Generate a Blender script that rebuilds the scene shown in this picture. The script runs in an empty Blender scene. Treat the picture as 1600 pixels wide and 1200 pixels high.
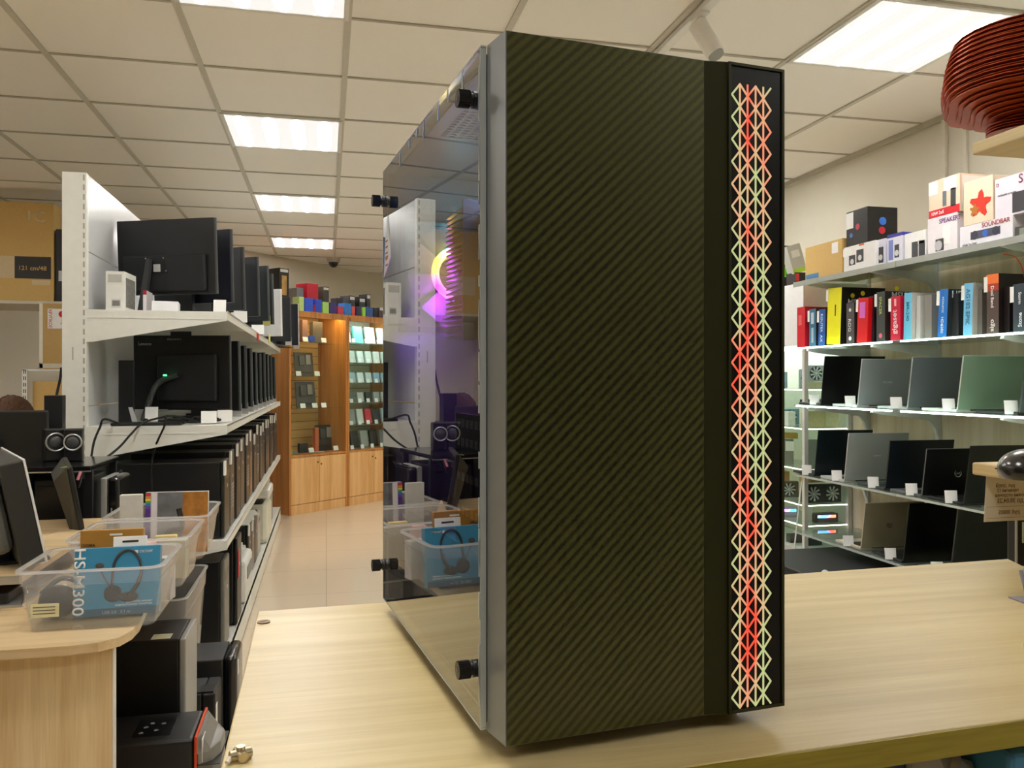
import bpy, bmesh, math, random
from mathutils import Vector, Matrix
random.seed(7)
SC = bpy.context.scene
COL = SC.collection
pi = math.pi

# ---------------------------------------------------------------- camera geometry (metres, room axes: +Y along the aisle)
EYE = 1.22
FOC = 1275.0
TH = math.atan2(290.0, FOC)
FW = Vector((math.sin(TH), math.cos(TH), 0)); RT = Vector((math.cos(TH), -math.sin(TH), 0))
O = Vector((0, 0, EYE))
def ray(px, py=595.0): return FW + RT * ((px - 800) / FOC) + Vector((0, 0, (595 - py) / FOC))
def at_z(px, py, z):
    r = ray(px, py); return O + r * ((z - EYE) / r.z)
def at_X(px, X, py=595.0):
    r = ray(px, py); return O + r * (X / r.x)
def at_Y(px, Y, py=595.0):
    r = ray(px, py); return O + r * (Y / r.y)
def at_d(px, d, py=595.0): return O + ray(px, py) * d

cam = bpy.data.cameras.new('camera'); co = bpy.data.objects.new('camera', cam); COL.objects.link(co)
co.location = O; co.rotation_euler = (pi / 2, 0, -TH)
cam.sensor_width = 36; cam.lens = 36 * FOC / 1600; cam.shift_y = -5 / 1600; cam.clip_start = 0.02; cam.clip_end = 60
SC.camera = co

# ---------------------------------------------------------------- materials
_mc = {}
def lin(c):
    return tuple((x / 12.92 if x <= 0.04045 else ((x + 0.055) / 1.055) ** 2.4) for x in c)
def hexc(h): return tuple(int(h[i:i + 2], 16) / 255 for i in (0, 2, 4))
def base(name):
    m = bpy.data.materials.new(name); m.use_nodes = True
    nt = m.node_tree; b = nt.nodes['Principled BSDF']
    return m, nt, b
def M(hx, rough=0.5, metal=0.0, var=0.06, scale=30, coat=0.0, spec=0.5, bump=0.0):
    key = (hx, rough, metal, var, scale, coat, spec, bump)
    if key in _mc: return _mc[key]
    c = lin(hexc(hx)); m, nt, b = base('paint_' + hx)
    tc = nt.nodes.new('ShaderNodeTexCoord'); n = nt.nodes.new('ShaderNodeTexNoise'); n.inputs['Scale'].default_value = scale
    n.inputs['Detail'].default_value = 3
    nt.links.new(tc.outputs['Object'], n.inputs['Vector'])
    mx = nt.nodes.new('ShaderNodeMix'); mx.data_type = 'RGBA'
    mx.inputs[6].default_value = tuple(x * (1 - var) for x in c) + (1,)
    mx.inputs[7].default_value = tuple(min(1, x * (1 + var)) for x in c) + (1,)
    nt.links.new(n.outputs['Fac'], mx.inputs[0]); nt.links.new(mx.outputs[2], b.inputs['Base Color'])
    b.inputs['Roughness'].default_value = rough; b.inputs['Metallic'].default_value = metal
    b.inputs['Coat Weight'].default_value = coat; b.inputs['Specular IOR Level'].default_value = spec
    if bump:
        bp = nt.nodes.new('ShaderNodeBump'); bp.inputs['Strength'].default_value = bump; bp.inputs['Distance'].default_value = 0.002
        nt.links.new(n.outputs['Fac'], bp.inputs['Height']); nt.links.new(bp.outputs[0], b.inputs['Normal'])
    _mc[key] = m; return m
def wood(name, c1, c2, axis, rough=0.35, scale=1.0, spec=0.5, coat=0.0):
    m, nt, b = base(name)
    tc = nt.nodes.new('ShaderNodeTexCoord'); mp = nt.nodes.new('ShaderNodeMapping')
    s = [22 * scale, 22 * scale, 22 * scale]; s[axis] = 1.1 * scale; mp.inputs['Scale'].default_value = s
    nt.links.new(tc.outputs['Object'], mp.inputs['Vector'])
    n = nt.nodes.new('ShaderNodeTexNoise'); n.inputs['Scale'].default_value = 1.0; n.inputs['Detail'].default_value = 6; n.inputs['Distortion'].default_value = 0.6
    nt.links.new(mp.outputs[0], n.inputs['Vector'])
    mp2 = nt.nodes.new('ShaderNodeMapping'); s2 = [260 * scale] * 3; s2[axis] = 9 * scale; mp2.inputs['Scale'].default_value = s2
    nt.links.new(tc.outputs['Object'], mp2.inputs['Vector'])
    n2 = nt.nodes.new('ShaderNodeTexNoise'); n2.inputs['Scale'].default_value = 1.0; n2.inputs['Detail'].default_value = 3
    nt.links.new(mp2.outputs[0], n2.inputs['Vector'])
    mix = nt.nodes.new('ShaderNodeMath'); mix.operation = 'MULTIPLY_ADD'; mix.inputs[1].default_value = 0.4
    nt.links.new(n2.outputs['Fac'], mix.inputs[0]); nt.links.new(n.outputs['Fac'], mix.inputs[2])
    cr = nt.nodes.new('ShaderNodeValToRGB'); e = cr.color_ramp.elements
    e[0].position = 0.5; e[0].color = lin(hexc(c2)) + (1,); e[1].position = 0.86; e[1].color = lin(hexc(c1)) + (1,)
    nt.links.new(mix.outputs[0], cr.inputs[0]); nt.links.new(cr.outputs[0], b.inputs['Base Color'])
    bp = nt.nodes.new('ShaderNodeBump'); bp.inputs['Strength'].default_value = 0.12; bp.inputs['Distance'].default_value = 0.001
    nt.links.new(mix.outputs[0], bp.inputs['Height']); nt.links.new(bp.outputs[0], b.inputs['Normal'])
    b.inputs['Roughness'].default_value = rough; b.inputs['Specular IOR Level'].default_value = spec; b.inputs['Coat Weight'].default_value = coat
    return m
def glass(name, tint, fres=1.45, rough=0.0, milk=0.0, milkc='ffffff', gain=1.0):
    m = bpy.data.materials.new(name); m.use_nodes = True; nt = m.node_tree; nt.nodes.clear()
    out = nt.nodes.new('ShaderNodeOutputMaterial'); tr = nt.nodes.new('ShaderNodeBsdfTransparent'); gl = nt.nodes.new('ShaderNodeBsdfGlossy')
    n = nt.nodes.new('ShaderNodeTexNoise'); n.inputs['Scale'].default_value = 6
    cr = nt.nodes.new('ShaderNodeMix'); cr.data_type = 'RGBA'
    cr.inputs[6].default_value = tint + (1,); cr.inputs[7].default_value = tuple(min(1, t * 1.03) for t in tint) + (1,)
    nt.links.new(n.outputs['Fac'], cr.inputs[0]); nt.links.new(cr.outputs[2], tr.inputs['Color'])
    gl.inputs['Roughness'].default_value = rough
    fr = nt.nodes.new('ShaderNodeFresnel'); fr.inputs['IOR'].default_value = fres
    mx = nt.nodes.new('ShaderNodeMixShader')
    ge = nt.nodes.new('ShaderNodeNewGeometry'); iv = nt.nodes.new('ShaderNodeMath'); iv.operation = 'SUBTRACT'; iv.inputs[0].default_value = 1; iv.use_clamp = True; nt.links.new(ge.outputs['Backfacing'], iv.inputs[1])
    mf = nt.nodes.new('ShaderNodeMath'); mf.operation = 'MULTIPLY'; gn = nt.nodes.new('ShaderNodeMath'); gn.operation = 'MULTIPLY'; gn.use_clamp = True; gn.inputs[1].default_value = gain; nt.links.new(fr.outputs[0], gn.inputs[0]); nt.links.new(gn.outputs[0], mf.inputs[0]); nt.links.new(iv.outputs[0], mf.inputs[1])
    nt.links.new(mf.outputs[0], mx.inputs[0]); nt.links.new(gl.outputs[0], mx.inputs[2])
    src = tr
    if milk:
        df = nt.nodes.new('ShaderNodeBsdfTranslucent'); df.inputs['Color'].default_value = lin(hexc(milkc)) + (1,)
        d2 = nt.nodes.new('ShaderNodeBsdfDiffuse'); d2.inputs['Color'].default_value = lin(hexc(milkc)) + (1,)
        m3 = nt.nodes.new('ShaderNodeMixShader'); m3.inputs[0].default_value = 0.5
        nt.links.new(df.outputs[0], m3.inputs[1]); nt.links.new(d2.outputs[0], m3.inputs[2])
        m2 = nt.nodes.new('ShaderNodeMixShader'); m2.inputs[0].default_value = milk
        nt.links.new(tr.outputs[0], m2.inputs[1]); nt.links.new(m3.outputs[0], m2.inputs[2]); src = m2
    nt.links.new(src.outputs[0], mx.inputs[1]); nt.links.new(mx.outputs[0], out.inputs['Surface'])
    return m
def emit(name, hx, strength, hx2=None, scale=20, basec='202020'):
    m, nt, b = base(name)
    c = lin(hexc(hx)); c2 = lin(hexc(hx2)) if hx2 else c
    tc = nt.nodes.new('ShaderNodeTexCoord'); n = nt.nodes.new('ShaderNodeTexNoise'); n.inputs['Scale'].default_value = scale; n.inputs['Detail'].default_value = 0
    nt.links.new(tc.outputs['Object'], n.inputs['Vector'])
    cr = nt.nodes.new('ShaderNodeValToRGB'); e = cr.color_ramp.elements
    e[0].position = 0.42; e[0].color = c + (1,); e[1].position = 0.58; e[1].color = c2 + (1,)
    nt.links.new(n.outputs['Fac'], cr.inputs[0]); nt.links.new(cr.outputs[0], b.inputs['Emission Color'])
    b.inputs['Emission Strength'].default_value = strength; b.inputs['Base Color'].default_value = lin(hexc(basec)) + (1,)
    return m

BLK = M('17181a', 0.42); BLKM = M('1c1e20', 0.6); BLKG = M('0c0d10', 0.18, coat=0.3); DGR = M('3a3d40', 0.5); GRY = M('8b8f90', 0.5)
WHT = M('e9e9e6', 0.45); CARDW = M('f2f2ef', 0.6); WMET = M('e4e5dd', 0.38); SILV = M('c9cbcc', 0.3, 0.8); RUB = M('101010', 0.8)
KRAFT = M('d4b06c', 0.8, scale=60); STEEL = M('8d9290', 0.35, 0.6)
WOODC = wood('counter_laminate', 'd8c592', 'c6b07a', 0, 0.36, 1.5)
WOODE = wood('counter_edge_laminate', 'a89a30', '847414', 0, 0.45)
WOODD = wood('desk_laminate', 'dcc398', 'c2a474', 0, 0.38)
WOODV = wood('desk_panel_laminate', 'ecd6a8', 'd4b682', 2, 0.5)
WOODR = wood('rack_laminate', 'dfcfa2', 'c6ac78', 1, 0.5)
WOODK = wood('cabinet_beech', 'e8bb80', 'd39c5c', 2, 0.4)
WOODF = wood('cabinet_frame_beech', 'c98a48', 'a8692c', 2, 0.4)
WOODP = wood('wall_panel_laminate', 'dfd3b6', 'cabb98', 2, 0.5, 0.6)
GLS = glass('clear_glass', (0.94, 0.98, 0.96), 1.4)
PLAS = glass('clear_plastic', (0.95, 0.95, 0.94), 1.3, 0.08, milk=0.07)
PLASR = glass('clear_plastic_rim', (0.94, 0.94, 0.94), 1.3, 0.12, milk=0.12)
PLASL = glass('clear_plastic_lip', (0.9, 0.9, 0.9), 1.3, 0.15, milk=0.4)
ACRY = glass('clear_acrylic', (0.96, 0.96, 0.96), 1.35, 0.02, milk=0.05)

# ---------------------------------------------------------------- mesh builder
_txt = {}
def text_mesh(s):
    if s in _txt: return _txt[s]
    cu = bpy.data.curves.new('t', 'FONT'); cu.body = s; cu.size = 1; cu.offset = 0.012; cu.resolution_u = 3; cu.extrude = 0.0
    ob = bpy.data.objects.new('t', cu); me = bpy.data.meshes.new_from_object(ob)
    xs = [v.co.x for v in me.vertices] or [0, 1]; ys = [v.co.y for v in me.vertices] or [0, 1]
    r = (me, min(xs), max(xs), min(ys), max(ys)); _txt[s] = r
    bpy.data.objects.remove(ob); return r
class MB:
    def __init__(s): s.bm = bmesh.new()
    def _bev(s, geom, r, seg=2):
        ed = list({e for v in geom for e in v.link_edges})
        bmesh.ops.bevel(s.bm, geom=ed, offset=r, segments=seg, affect='EDGES', profile=0.5, clamp_overlap=True)
    def box(s, x0, x1, y0, y1, z0, z1, bev=0, mat=None, seg=2):
        r = bmesh.ops.create_cube(s.bm, size=1)
        vs = r['verts']
        m = Matrix.Translation(((x0 + x1) / 2, (y0 + y1) / 2, (z0 + z1) / 2)) @ Matrix.Diagonal((abs(x1 - x0), abs(y1 - y0), abs(z1 - z0), 1))
        if mat: m = mat @ m
        bmesh.ops.transform(s.bm, matrix=m, verts=vs)
        if bev: s._bev(vs, bev, seg)
        return s
    def hexa(s, pts):   # 8 points: bottom 4 ccw, top 4 ccw
        v = [s.bm.verts.new(p) for p in pts]
        for f in ((3, 2, 1, 0), (4, 5, 6, 7), (0, 1, 5, 4), (1, 2, 6, 5), (2, 3, 7, 6), (3, 0, 4, 7)): s.bm.faces.new([v[i] for i in f])
        return s
    def prism(s, poly, z0, z1, bev=0, mat=None):
        n = len(poly); lo = [s.bm.verts.new((p[0], p[1], z0)) for p in poly]; hi = [s.bm.verts.new((p[0], p[1], z1)) for p in poly]
        s.bm.faces.new(lo[::-1]); s.bm.faces.new(hi)
        for i in range(n): s.bm.faces.new((lo[i], lo[(i + 1) % n], hi[(i + 1) % n], hi[i]))
        if mat: bmesh.ops.transform(s.bm, matrix=mat, verts=lo + hi)
        if bev: s._bev(lo + hi, bev)
        return s
    def cyl(s, p0, p1, r, n=20, r2=None, cap=True):
        p0 = Vector(p0); p1 = Vector(p1); d = p1 - p0; q = d.to_track_quat('Z', 'Y').to_matrix().to_4x4()
        m = Matrix.Translation((p0 + p1) / 2) @ q
        bmesh.ops.create_cone(s.bm, cap_ends=cap, segments=n, radius1=r, radius2=(r if r2 is None else r2), depth=d.length, matrix=m)
        return s
    def sph(s, c, r, sx=1, sy=1, sz=1, n=16, mat=None):
        m = Matrix.Translation(c) @ (mat or Matrix()) @ Matrix.Diagonal((r * sx, r * sy, r * sz, 1))
        bmesh.ops.create_uvsphere(s.bm, u_segments=n, v_segments=max(8, n // 2), radius=1, matrix=m); return s
    def ring(s, c, R, r, axis=(0, 1, 0), n=32, m=8):
        q = Vector(axis).to_track_quat('Z', 'Y').to_matrix(); c = Vector(c)
        vs = []
        for i in range(n):
            a = 2 * pi * i / n
            vs.append([s.bm.verts.new(c + q @ Vector(((R + r * math.cos(2 * pi * j / m)) * math.cos(a), (R + r * math.cos(2 * pi * j / m)) * math.sin(a), r * math.sin(2 * pi * j / m)))) for j in range(m)])
        for i in range(n):
            for j in range(m): s.bm.faces.new((vs[i][j], vs[(i + 1) % n][j], vs[(i + 1) % n][(j + 1) % m], vs[i][(j + 1) % m]))
        return s
    def tube(s, pts, r, n=8):
        P = [Vector(p) for p in pts]
        # catmull-rom smoothing
        if len(P) > 2:
            Q = []
            E = [P[0] * 2 - P[1]] + P + [P[-1] * 2 - P[-2]]
            for i in range(1, len(E) - 2):
                for k in range(6):
                    t = k / 6; a, b, c, d = E[i - 1], E[i], E[i + 1], E[i + 2]
                    Q.append(0.5 * ((2 * b) + (c - a) * t + (2 * a - 5 * b + 4 * c - d) * t * t + (3 * b - a - 3 * c + d) * t ** 3))
            Q.append(P[-1]); P = Q
        rings = []
        for i, p in enumerate(P):
            d = (P[min(i + 1, len(P) - 1)] - P[max(i - 1, 0)]).normalized()
            u = d.cross(Vector((0.13, 0.31, 0.94))).normalized(); w = d.cross(u)
            rings.append([s.bm.verts.new(p + (u * math.cos(2 * pi * j / n) + w * math.sin(2 * pi * j / n)) * r) for j in range(n)])
        for a, b in zip(rings, rings[1:]):
            for j in range(n): s.bm.faces.new((a[j], a[(j + 1) % n], b[(j + 1) % n], b[j]))
        s.bm.faces.new(rings[0][::-1]); s.bm.faces.new(rings[-1]); return s
    def text(s, t, mat, w=None, h=None, th=0.0006):
        me, x0, x1, y0, y1 = text_mesh(t)
        sx = sy = 1
        if w: sx = w / (x1 - x0); sy = sx
        if h: sy = h / (y1 - y0); sx = sx if w else sy
        b2 = bmesh.new(); b2.from_mesh(me)
        bmesh.ops.transform(b2, matrix=mat @ Matrix.Diagonal((sx, sy, 1, 1)) @ Matrix.Translation((-(x0 + x1) / 2, -(y0 + y1) / 2, 0)), verts=b2.verts)
        g = bmesh.ops.extrude_face_region(b2, geom=list(b2.faces)); nv = [v for v in g['geom'] if isinstance(v, bmesh.types.BMVert)]
        n = (mat.to_3x3() @ Vector((0, 0, 1))).normalized(); bmesh.ops.translate(b2, vec=n * th, verts=nv)
        tmp = bpy.data.meshes.new('x'); b2.to_mesh(tmp); b2.free(); s.bm.from_mesh(tmp); bpy.data.meshes.remove(tmp); return s
    def xf(s, m): bmesh.ops.transform(s.bm, matrix=m, verts=s.bm.verts); return s
    def build(s, name, mat, parent=None, loc=(0, 0, 0), rotz=0, smooth=False, rot=None):
        bmesh.ops.recalc_face_normals(s.bm, faces=s.bm.faces)
        me = bpy.data.meshes.new(name); s.bm.to_mesh(me); s.bm.free()
        mats = mat if isinstance(mat, (list, tuple)) else [mat]
        for q in mats: me.materials.append(q)
        if smooth:
            for p in me.polygons: p.use_smooth = True
            try: me.set_sharp_from_angle(angle=math.radians(38))
            except Exception: pass
        o = bpy.data.objects.new(name, me); COL.objects.link(o); o.location = loc; o.rotation_euler = rot or (0, 0, rotz)
        if parent is not None: o.parent = parent
        return o
def tag(o, label=None, cat=None, group=None, kind=None):
    if label: o['label'] = label
    if cat: o['category'] = cat
    if group: o['group'] = group
    if kind: o['kind'] = kind
    return o
def thing(name, label, cat, loc=(0, 0, 0), rotz=0, group=None, rot=None):
    o = bpy.data.objects.new(name, None); o.empty_display_size = 0.05; COL.objects.link(o); o.location = loc; o.rotation_euler = rot or (0, 0, rotz)
    return tag(o, label, cat, group)
def copy_tree(o, parent=None):
    c = o.copy(); COL.objects.link(c)
    if parent is not None: c.parent = parent
    for ch in list(o.children):
        if ch is not c: copy_tree(ch, c)
    return c
def struct(name, mb, mat, **k): return tag(mb.build(name, mat, **k), kind='structure')
RX = Matrix.Rotation(pi / 2, 4, 'X')
def T(*a): return Matrix.Translation(a)
def RZ(a): return Matrix.Rotation(a, 4, 'Z')
def RXm(a): return Matrix.Rotation(a, 4, 'X')
def RYm(a): return Matrix.Rotation(a, 4, 'Y')

# carton: one box mesh with printed panels and lettering as children.  Faces: l = towards the aisle (-X), f = towards -Y, r = +X
def facem(face, w, d, h, u, v, off=0.0):
    if face == 'f': return T(-w / 2 + u * w, -d / 2 - off, v * h) @ RX
    if face == 'l': return T(-w / 2 - off, d / 2 - u * d, v * h) @ RZ(-pi / 2) @ RX
    if face == 'r': return T(w / 2 + off, -d / 2 + u * d, v * h) @ RZ(pi / 2) @ RX
    if face == 't': return T(-w / 2 + u * w, -d / 2 + v * d, h + off)
    if face == 'b': return T(w / 2 - u * w, d / 2 + off, v * h) @ RZ(pi) @ RX
def dec(par, face, w, d, h, items):
    fw = {'f': w, 'l': d, 'r': d, 't': w, 'b': w}[face]; fh = d if face == 't' else h
    for it in items:
        k = it[0]
        if k == 'c':      # coloured printed panel (name, u0, v0, u1, v1, material)
            _, nm, u0, v0, u1, v1, mt = it
            m = facem(face, w, d, h, (u0 + u1) / 2, (v0 + v1) / 2)
            MB().box(-(u1 - u0) * fw / 2, (u1 - u0) * fw / 2, -(v1 - v0) * fh / 2, (v1 - v0) * fh / 2, 0, 0.0009, mat=m).build(nm, mt, par)
        elif k == 't':    # text: string, u, v, width or None, height fraction or None, rotation, material
            _, s, u, v, fwid, fhei, ang, mt = it
            m = facem(face, w, d, h, u, v, 0.0009) @ RZ(ang)
            ww = fwid * (fw if abs(math.sin(ang)) < .5 else fh) if fwid else None
            hh = fhei * (fh if abs(math.sin(ang)) < .5 else fw) if fhei else None
            MB().text(s, m, ww, hh, 0.0005).build('lettering', mt, par)
        elif k == 'd':    # disc
            _, nm, u, v, r, mt = it
            m = facem(face, w, d, h, u, v, 0.0008)
            mb = MB(); bmesh.ops.create_cone(mb.bm, cap_ends=True, segments=24, radius1=r, radius2=r, depth=0.001, matrix=m); mb.build(nm, mt, par)
def carton(name, label, cat, w, d, h, loc, mt, rotz=0, group=None, decs=(), lean=0, tiltx=0, bev=0.0012):
    o = MB().box(-w / 2, w / 2, -d / 2, d / 2, 0, h, bev).build(name, mt, None, loc, rot=(tiltx, lean, rotz))
    tag(o, label, cat, group)
    for face, items in decs: dec(o, face, w, d, h, items)
    return o
# ================================================================ room shell
CEIL = 2.565
def floor_mat():
    m, nt, b = base('floor_tiles')
    tc = nt.nodes.new('ShaderNodeTexCoord'); br = nt.nodes.new('ShaderNodeTexBrick'); br.offset = 0
    for k, v in (('Scale', 1.0), ('Brick Width', 0.6), ('Row Height', 0.6), ('Mortar Size', 0.0022), ('Mortar Smooth', 0.3)): br.inputs[k].default_value = v
    br.inputs['Color1'].default_value = lin(hexc('dccbb4')) + (1,); br.inputs['Color2'].default_value = lin(hexc('d8c6ae')) + (1,); br.inputs['Mortar'].default_value = lin(hexc('b8a692')) + (1,)
    nt.links.new(tc.outputs['Object'], br.inputs['Vector']); nt.links.new(br.outputs['Color'], b.inputs['Base Color'])
    b.inputs['Roughness'].default_value = 0.12; return m
X0, X1, Y0, Y1 = -4.6, 3.05, -2.6, 13.3
# the far wall runs diagonally: from (-2.65, 6.8) to the right wall
DA = Vector((-2.65, 6.8, 0)); dd = Vector((0.545, 0.602, 0)).normalized(); DB = DA + dd * ((X1 - DA.x) / dd.x)
poly = [(X0, Y0), (X1, Y0), (X1, DB.y), (DA.x, DA.y), (X0, DA.y)]
struct('floor', MB().prism(poly, -0.05, 0), floor_mat())
CEILM = M('f6f4ee', 0.9, scale=180, var=0.02, bump=0.15)
struct('ceiling', MB().prism(poly, CEIL, CEIL + 0.05), CEILM)
WALLM = M('d6d0be', 0.8, scale=8, var=0.03); WALLL = M('cfc4a4', 0.8, scale=8, var=0.03)
struct('wall_right', MB().box(X1, X1 + 0.1, Y0, DB.y + 0.1, 0, CEIL), WALLM)
struct('wall_left', MB().box(X0 - 0.1, X0, Y0, DA.y, 0, CEIL), WALLL)
struct('wall_front', MB().box(X0 - 0.1, X1 + 0.1, Y0 - 0.1, Y0, 0, CEIL), M('4a463c', 0.8))
struct('wall_back', MB().box(X0 - 0.1, DA.x, DA.y, DA.y + 0.1, 0, CEIL), WALLL)
n = Vector((-dd.y, dd.x, 0)) * 0.1
struct('wall_diagonal', MB().prism([DA[:2], DB[:2], (DB + n)[:2], (DA + n)[:2]], 0, CEIL), WALLM)
# suspended grid: main bars along Y every 0.6 m, cross bars along X every 0.6 m
GX = 0.079; GY = 4.28
def clipx(y): return X1 if y < DB.y else X1
g = MB()
k = -8
while GX + 0.6 * k < X1:
    x = GX + 0.6 * k
    if x > X0:
        ye = DA.y if x < DA.x else DA.y + (x - DA.x) * dd.y / dd.x
        g.box(x - 0.012, x + 0.012, Y0, ye, CEIL - 0.008, CEIL - 0.0005)
    k += 1
struct('trim_1', g, M('c9c6ba', 0.6))
g = MB(); k = -12
while GY + 0.6 * k < DB.y:
    y = GY + 0.6 * k
    xs = X0 if y < DA.y else DA.x + (y - DA.y) * dd.x / dd.y
    if y > Y0: g.box(xs, X1, y - 0.007, y + 0.007, CEIL - 0.006, CEIL - 0.0005)
    k += 1
struct('trim_2', g, M('b9b5a8', 0.6))
g = MB(); g.box(X1 - 0.02, X1, Y0, DB.y, CEIL - 0.03, CEIL)
struct('trim_3', g, M('bdb8a8', 0.7))
# ---- troffers: metal tray with a prismatic diffuser lit by four tubes
def troffer_mat():
    m, nt, b = base('troffer_diffuser')
    tc = nt.nodes.new('ShaderNodeTexCoord'); sp = nt.nodes.new('ShaderNodeSeparateXYZ'); nt.links.new(tc.outputs['Object'], sp.inputs[0])
    mu = nt.nodes.new('ShaderNodeMath'); mu.operation = 'MULTIPLY'; mu.inputs[1].default_value = 2 * pi / 0.14; sh_x = nt.nodes.new('ShaderNodeMath'); sh_x.inputs[1].default_value = 0.07; nt.links.new(sp.outputs[0], sh_x.inputs[0]); nt.links.new(sh_x.outputs[0], mu.inputs[0])
    sn = nt.nodes.new('ShaderNodeMath'); sn.operation = 'COSINE'; nt.links.new(mu.outputs[0], sn.inputs[0])
    y2 = nt.nodes.new('ShaderNodeMath'); y2.operation = 'MULTIPLY'; y2.inputs[1].default_value = 3.6; nt.links.new(sp.outputs[1], y2.inputs[0])
    y4 = nt.nodes.new('ShaderNodeMath'); y4.operation = 'POWER'; y4.inputs[1].default_value = 6; nt.links.new(y2.outputs[0], y4.inputs[0])
    sb = nt.nodes.new('ShaderNodeMath'); sb.operation = 'SUBTRACT'; nt.links.new(sn.outputs[0], sb.inputs[0]); nt.links.new(y4.outputs[0], sb.inputs[1])
    mr = nt.nodes.new('ShaderNodeMapRange'); mr.inputs[1].default_value = 0.8; mr.inputs[2].default_value = -0.9; mr.inputs[3].default_value = 2.2; mr.inputs[4].default_value = 9.5
    # tubes sit where the cosine is negative
    mr2 = nt.nodes.new('ShaderNodeMapRange'); mr2.inputs[1].default_value = -0.1; mr2.inputs[2].default_value = 0.85; mr2.inputs[3].default_value = LOW; mr2.inputs[4].default_value = HIGH
    nt.links.new(sb.outputs[0], mr2.inputs[0]); nt.links.new(mr2.outputs[0], b.inputs['Emission Strength'])
    b.inputs['Emission Color'].default_value = (1.0, 0.98, 0.95, 1); b.inputs['Base Color'].default_value = (0.25, 0.25, 0.24, 1)
    return m
LOW, HIGH = 0.43, 21.0
TM = troffer_mat(); FRM = M('e6e5df', 0.4)
tl = thing('ceiling_light', 'x', 'ceiling light', (0, 0, CEIL))
MB().box(-.285, .285, -.285, .285, -.012, -.009).build('diffuser', TM, tl)
fr = MB()
for a in ((-.3, .3, -.3, -.282), (-.3, .3, .282, .3), (-.3, -.282, -.3, .3), (.282, .3, -.3, .3)): fr.box(*a, -.014, -.001)
fr.build('frame', FRM, tl)
LP = [(-.22, 2.78, 'square ceiling light cut by the top edge of the photo, above the left aisle'), (-.22, 4.58, 'largest whole ceiling light over the aisle, left of the glass case'),
      (-.22, 6.38, 'middle one of the three whole ceiling lights over the aisle'), (-.22, 8.18, 'farthest ceiling light over the aisle, just before the dome camera'),
      (2.18, 2.78, 'large bright ceiling light at upper right above the shelves'), (2.18, 4.58, 'right hand ceiling light hidden behind the computer case'),
      (2.18, 6.38, 'third ceiling light of the right hand row, hidden behind the computer case'), (2.18, 8.18, 'far ceiling light of the right hand row, behind the computer case'),
      (-.22, .98, 'ceiling light above the left desk front, over the camera'), (2.18, .98, 'ceiling light above the right end of the counter'),
      (-2.62, 2.78, 'ceiling light above the staff desk at far left'), (-2.62, 4.58, 'ceiling light over the stacked cartons at far left'), (-2.62, .98, 'ceiling light near the left front corner'),
      (-.22, -.82, 'ceiling light behind the camera on the left'), (2.18, -.82, 'ceiling light behind the camera on the right')]
for i, (x, y, lb) in enumerate(LP):
    o = tl if i == 0 else copy_tree(tl); o.location = (x, y, CEIL); o['label'] = lb; o['group'] = 'square ceiling lights'
# ---- track with a spotlight, dome camera, wall conduit
tr = thing('track_light', 'white spotlight hanging from its ceiling track, above the computer case', 'spotlight', (1.312, 2.70, CEIL))
MB().box(-.018, .018, -1.4, 1.1, -.03, -.009, .002).build('track', WHT, tr)
p = Vector((-.002, .01, -.06)); q = p + Vector((.045, -.03, -.118))
MB().cyl((-.002, .01, -.028), (-.002, .01, -.07), .011).box(-.02, .016, -.03, .05, -.04, -.028, .002).build('bracket', WHT, tr, smooth=True)
MB().cyl(p + Vector((-.006, .01, .0)), q, .034, 28).build('lamp_head', M('e8e6de', .4), tr, smooth=True)
MB().cyl(q, q + Vector((.0012, -.003, -.006)), .028, 28).build('lens', M('9a9a94', .2), tr)
c = at_z(521, 403, CEIL)
dc = thing('dome_camera', 'small dark dome camera on the ceiling above the far cabinets', 'security camera', (c.x, c.y, CEIL))
MB().cyl((0, 0, -.05), (0, 0, -.001), .065, 24, .075).build('mount', M('b7b2a4', .5), dc, smooth=True)
MB().sph((0, 0, -.05), .052, sz=1.1, n=20).build('dome', BLKG, dc, smooth=True)
MB().box(-.008, .008, -1.3, -.02, -.018, -.009).build('cable_cover', WHT, dc)
y = at_X(1476, X1).y
cd = MB().box(X1 - .02, X1 - .001, y - .025, y, 1.9, CEIL - .03, .002).box(X1 - .016, X1 - .001, y - .16, y - .14, 1.9, CEIL - .03, .002)
tag(cd.build('cable_trunking', M('d6d0be', .6)), 'pale cable trunking running down the right wall above the boxes', 'cable trunking')
# ================================================================ front counter
CT = 0.983
p1 = at_z(403, 955, CT); p2 = at_z(1575, 873, CT); p3 = at_z(1600, 885, CT); dr = (p3 - p2).normalized(); p3 = p2 + dr * 0.75
p4 = at_z(345, 1200, CT); dl = (p4 - p1).normalized()
f1 = at_z(1200, 1180, CT); f2 = at_z(1600, 1123, CT); df = (f2 - f1).normalized()
def isect(a, d, b, e):
    t = ((b.x - a.x) * e.y - (b.y - a.y) * e.x) / (d.x * e.y - d.y * e.x); return a + d * t
fl = isect(f1, df, p1, dl); frr = isect(f1, df, p2, dr)
cpoly = [fl[:2], frr[:2], p2[:2], p1[:2]]
ctr = thing('sales_counter', 'light wood counter under the big computer case', 'counter', (0, 0, 0))
MB().prism(cpoly, CT - .018, CT, .0012).build('countertop', WOODC, ctr)
nf = Vector((df.y, -df.x, 0))
e = MB().prism([(fl - nf * .0004)[:2], (fl + nf * .0016)[:2], (frr + nf * .0016)[:2], (frr - nf * .0004)[:2]], CT - .0182, CT - .0006)
e.build('edge_band', WOODE, ctr)
def ins(a, fx, fy): return a
cx = (p1 + p2 + fl + frr) / 4
def shr(p, s=.09): return (p + (cx - p).normalized() * s)
bq = [shr(fl, .2), shr(frr, .2), shr(p2, .12), shr(p1, .12)]
body = MB()
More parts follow.
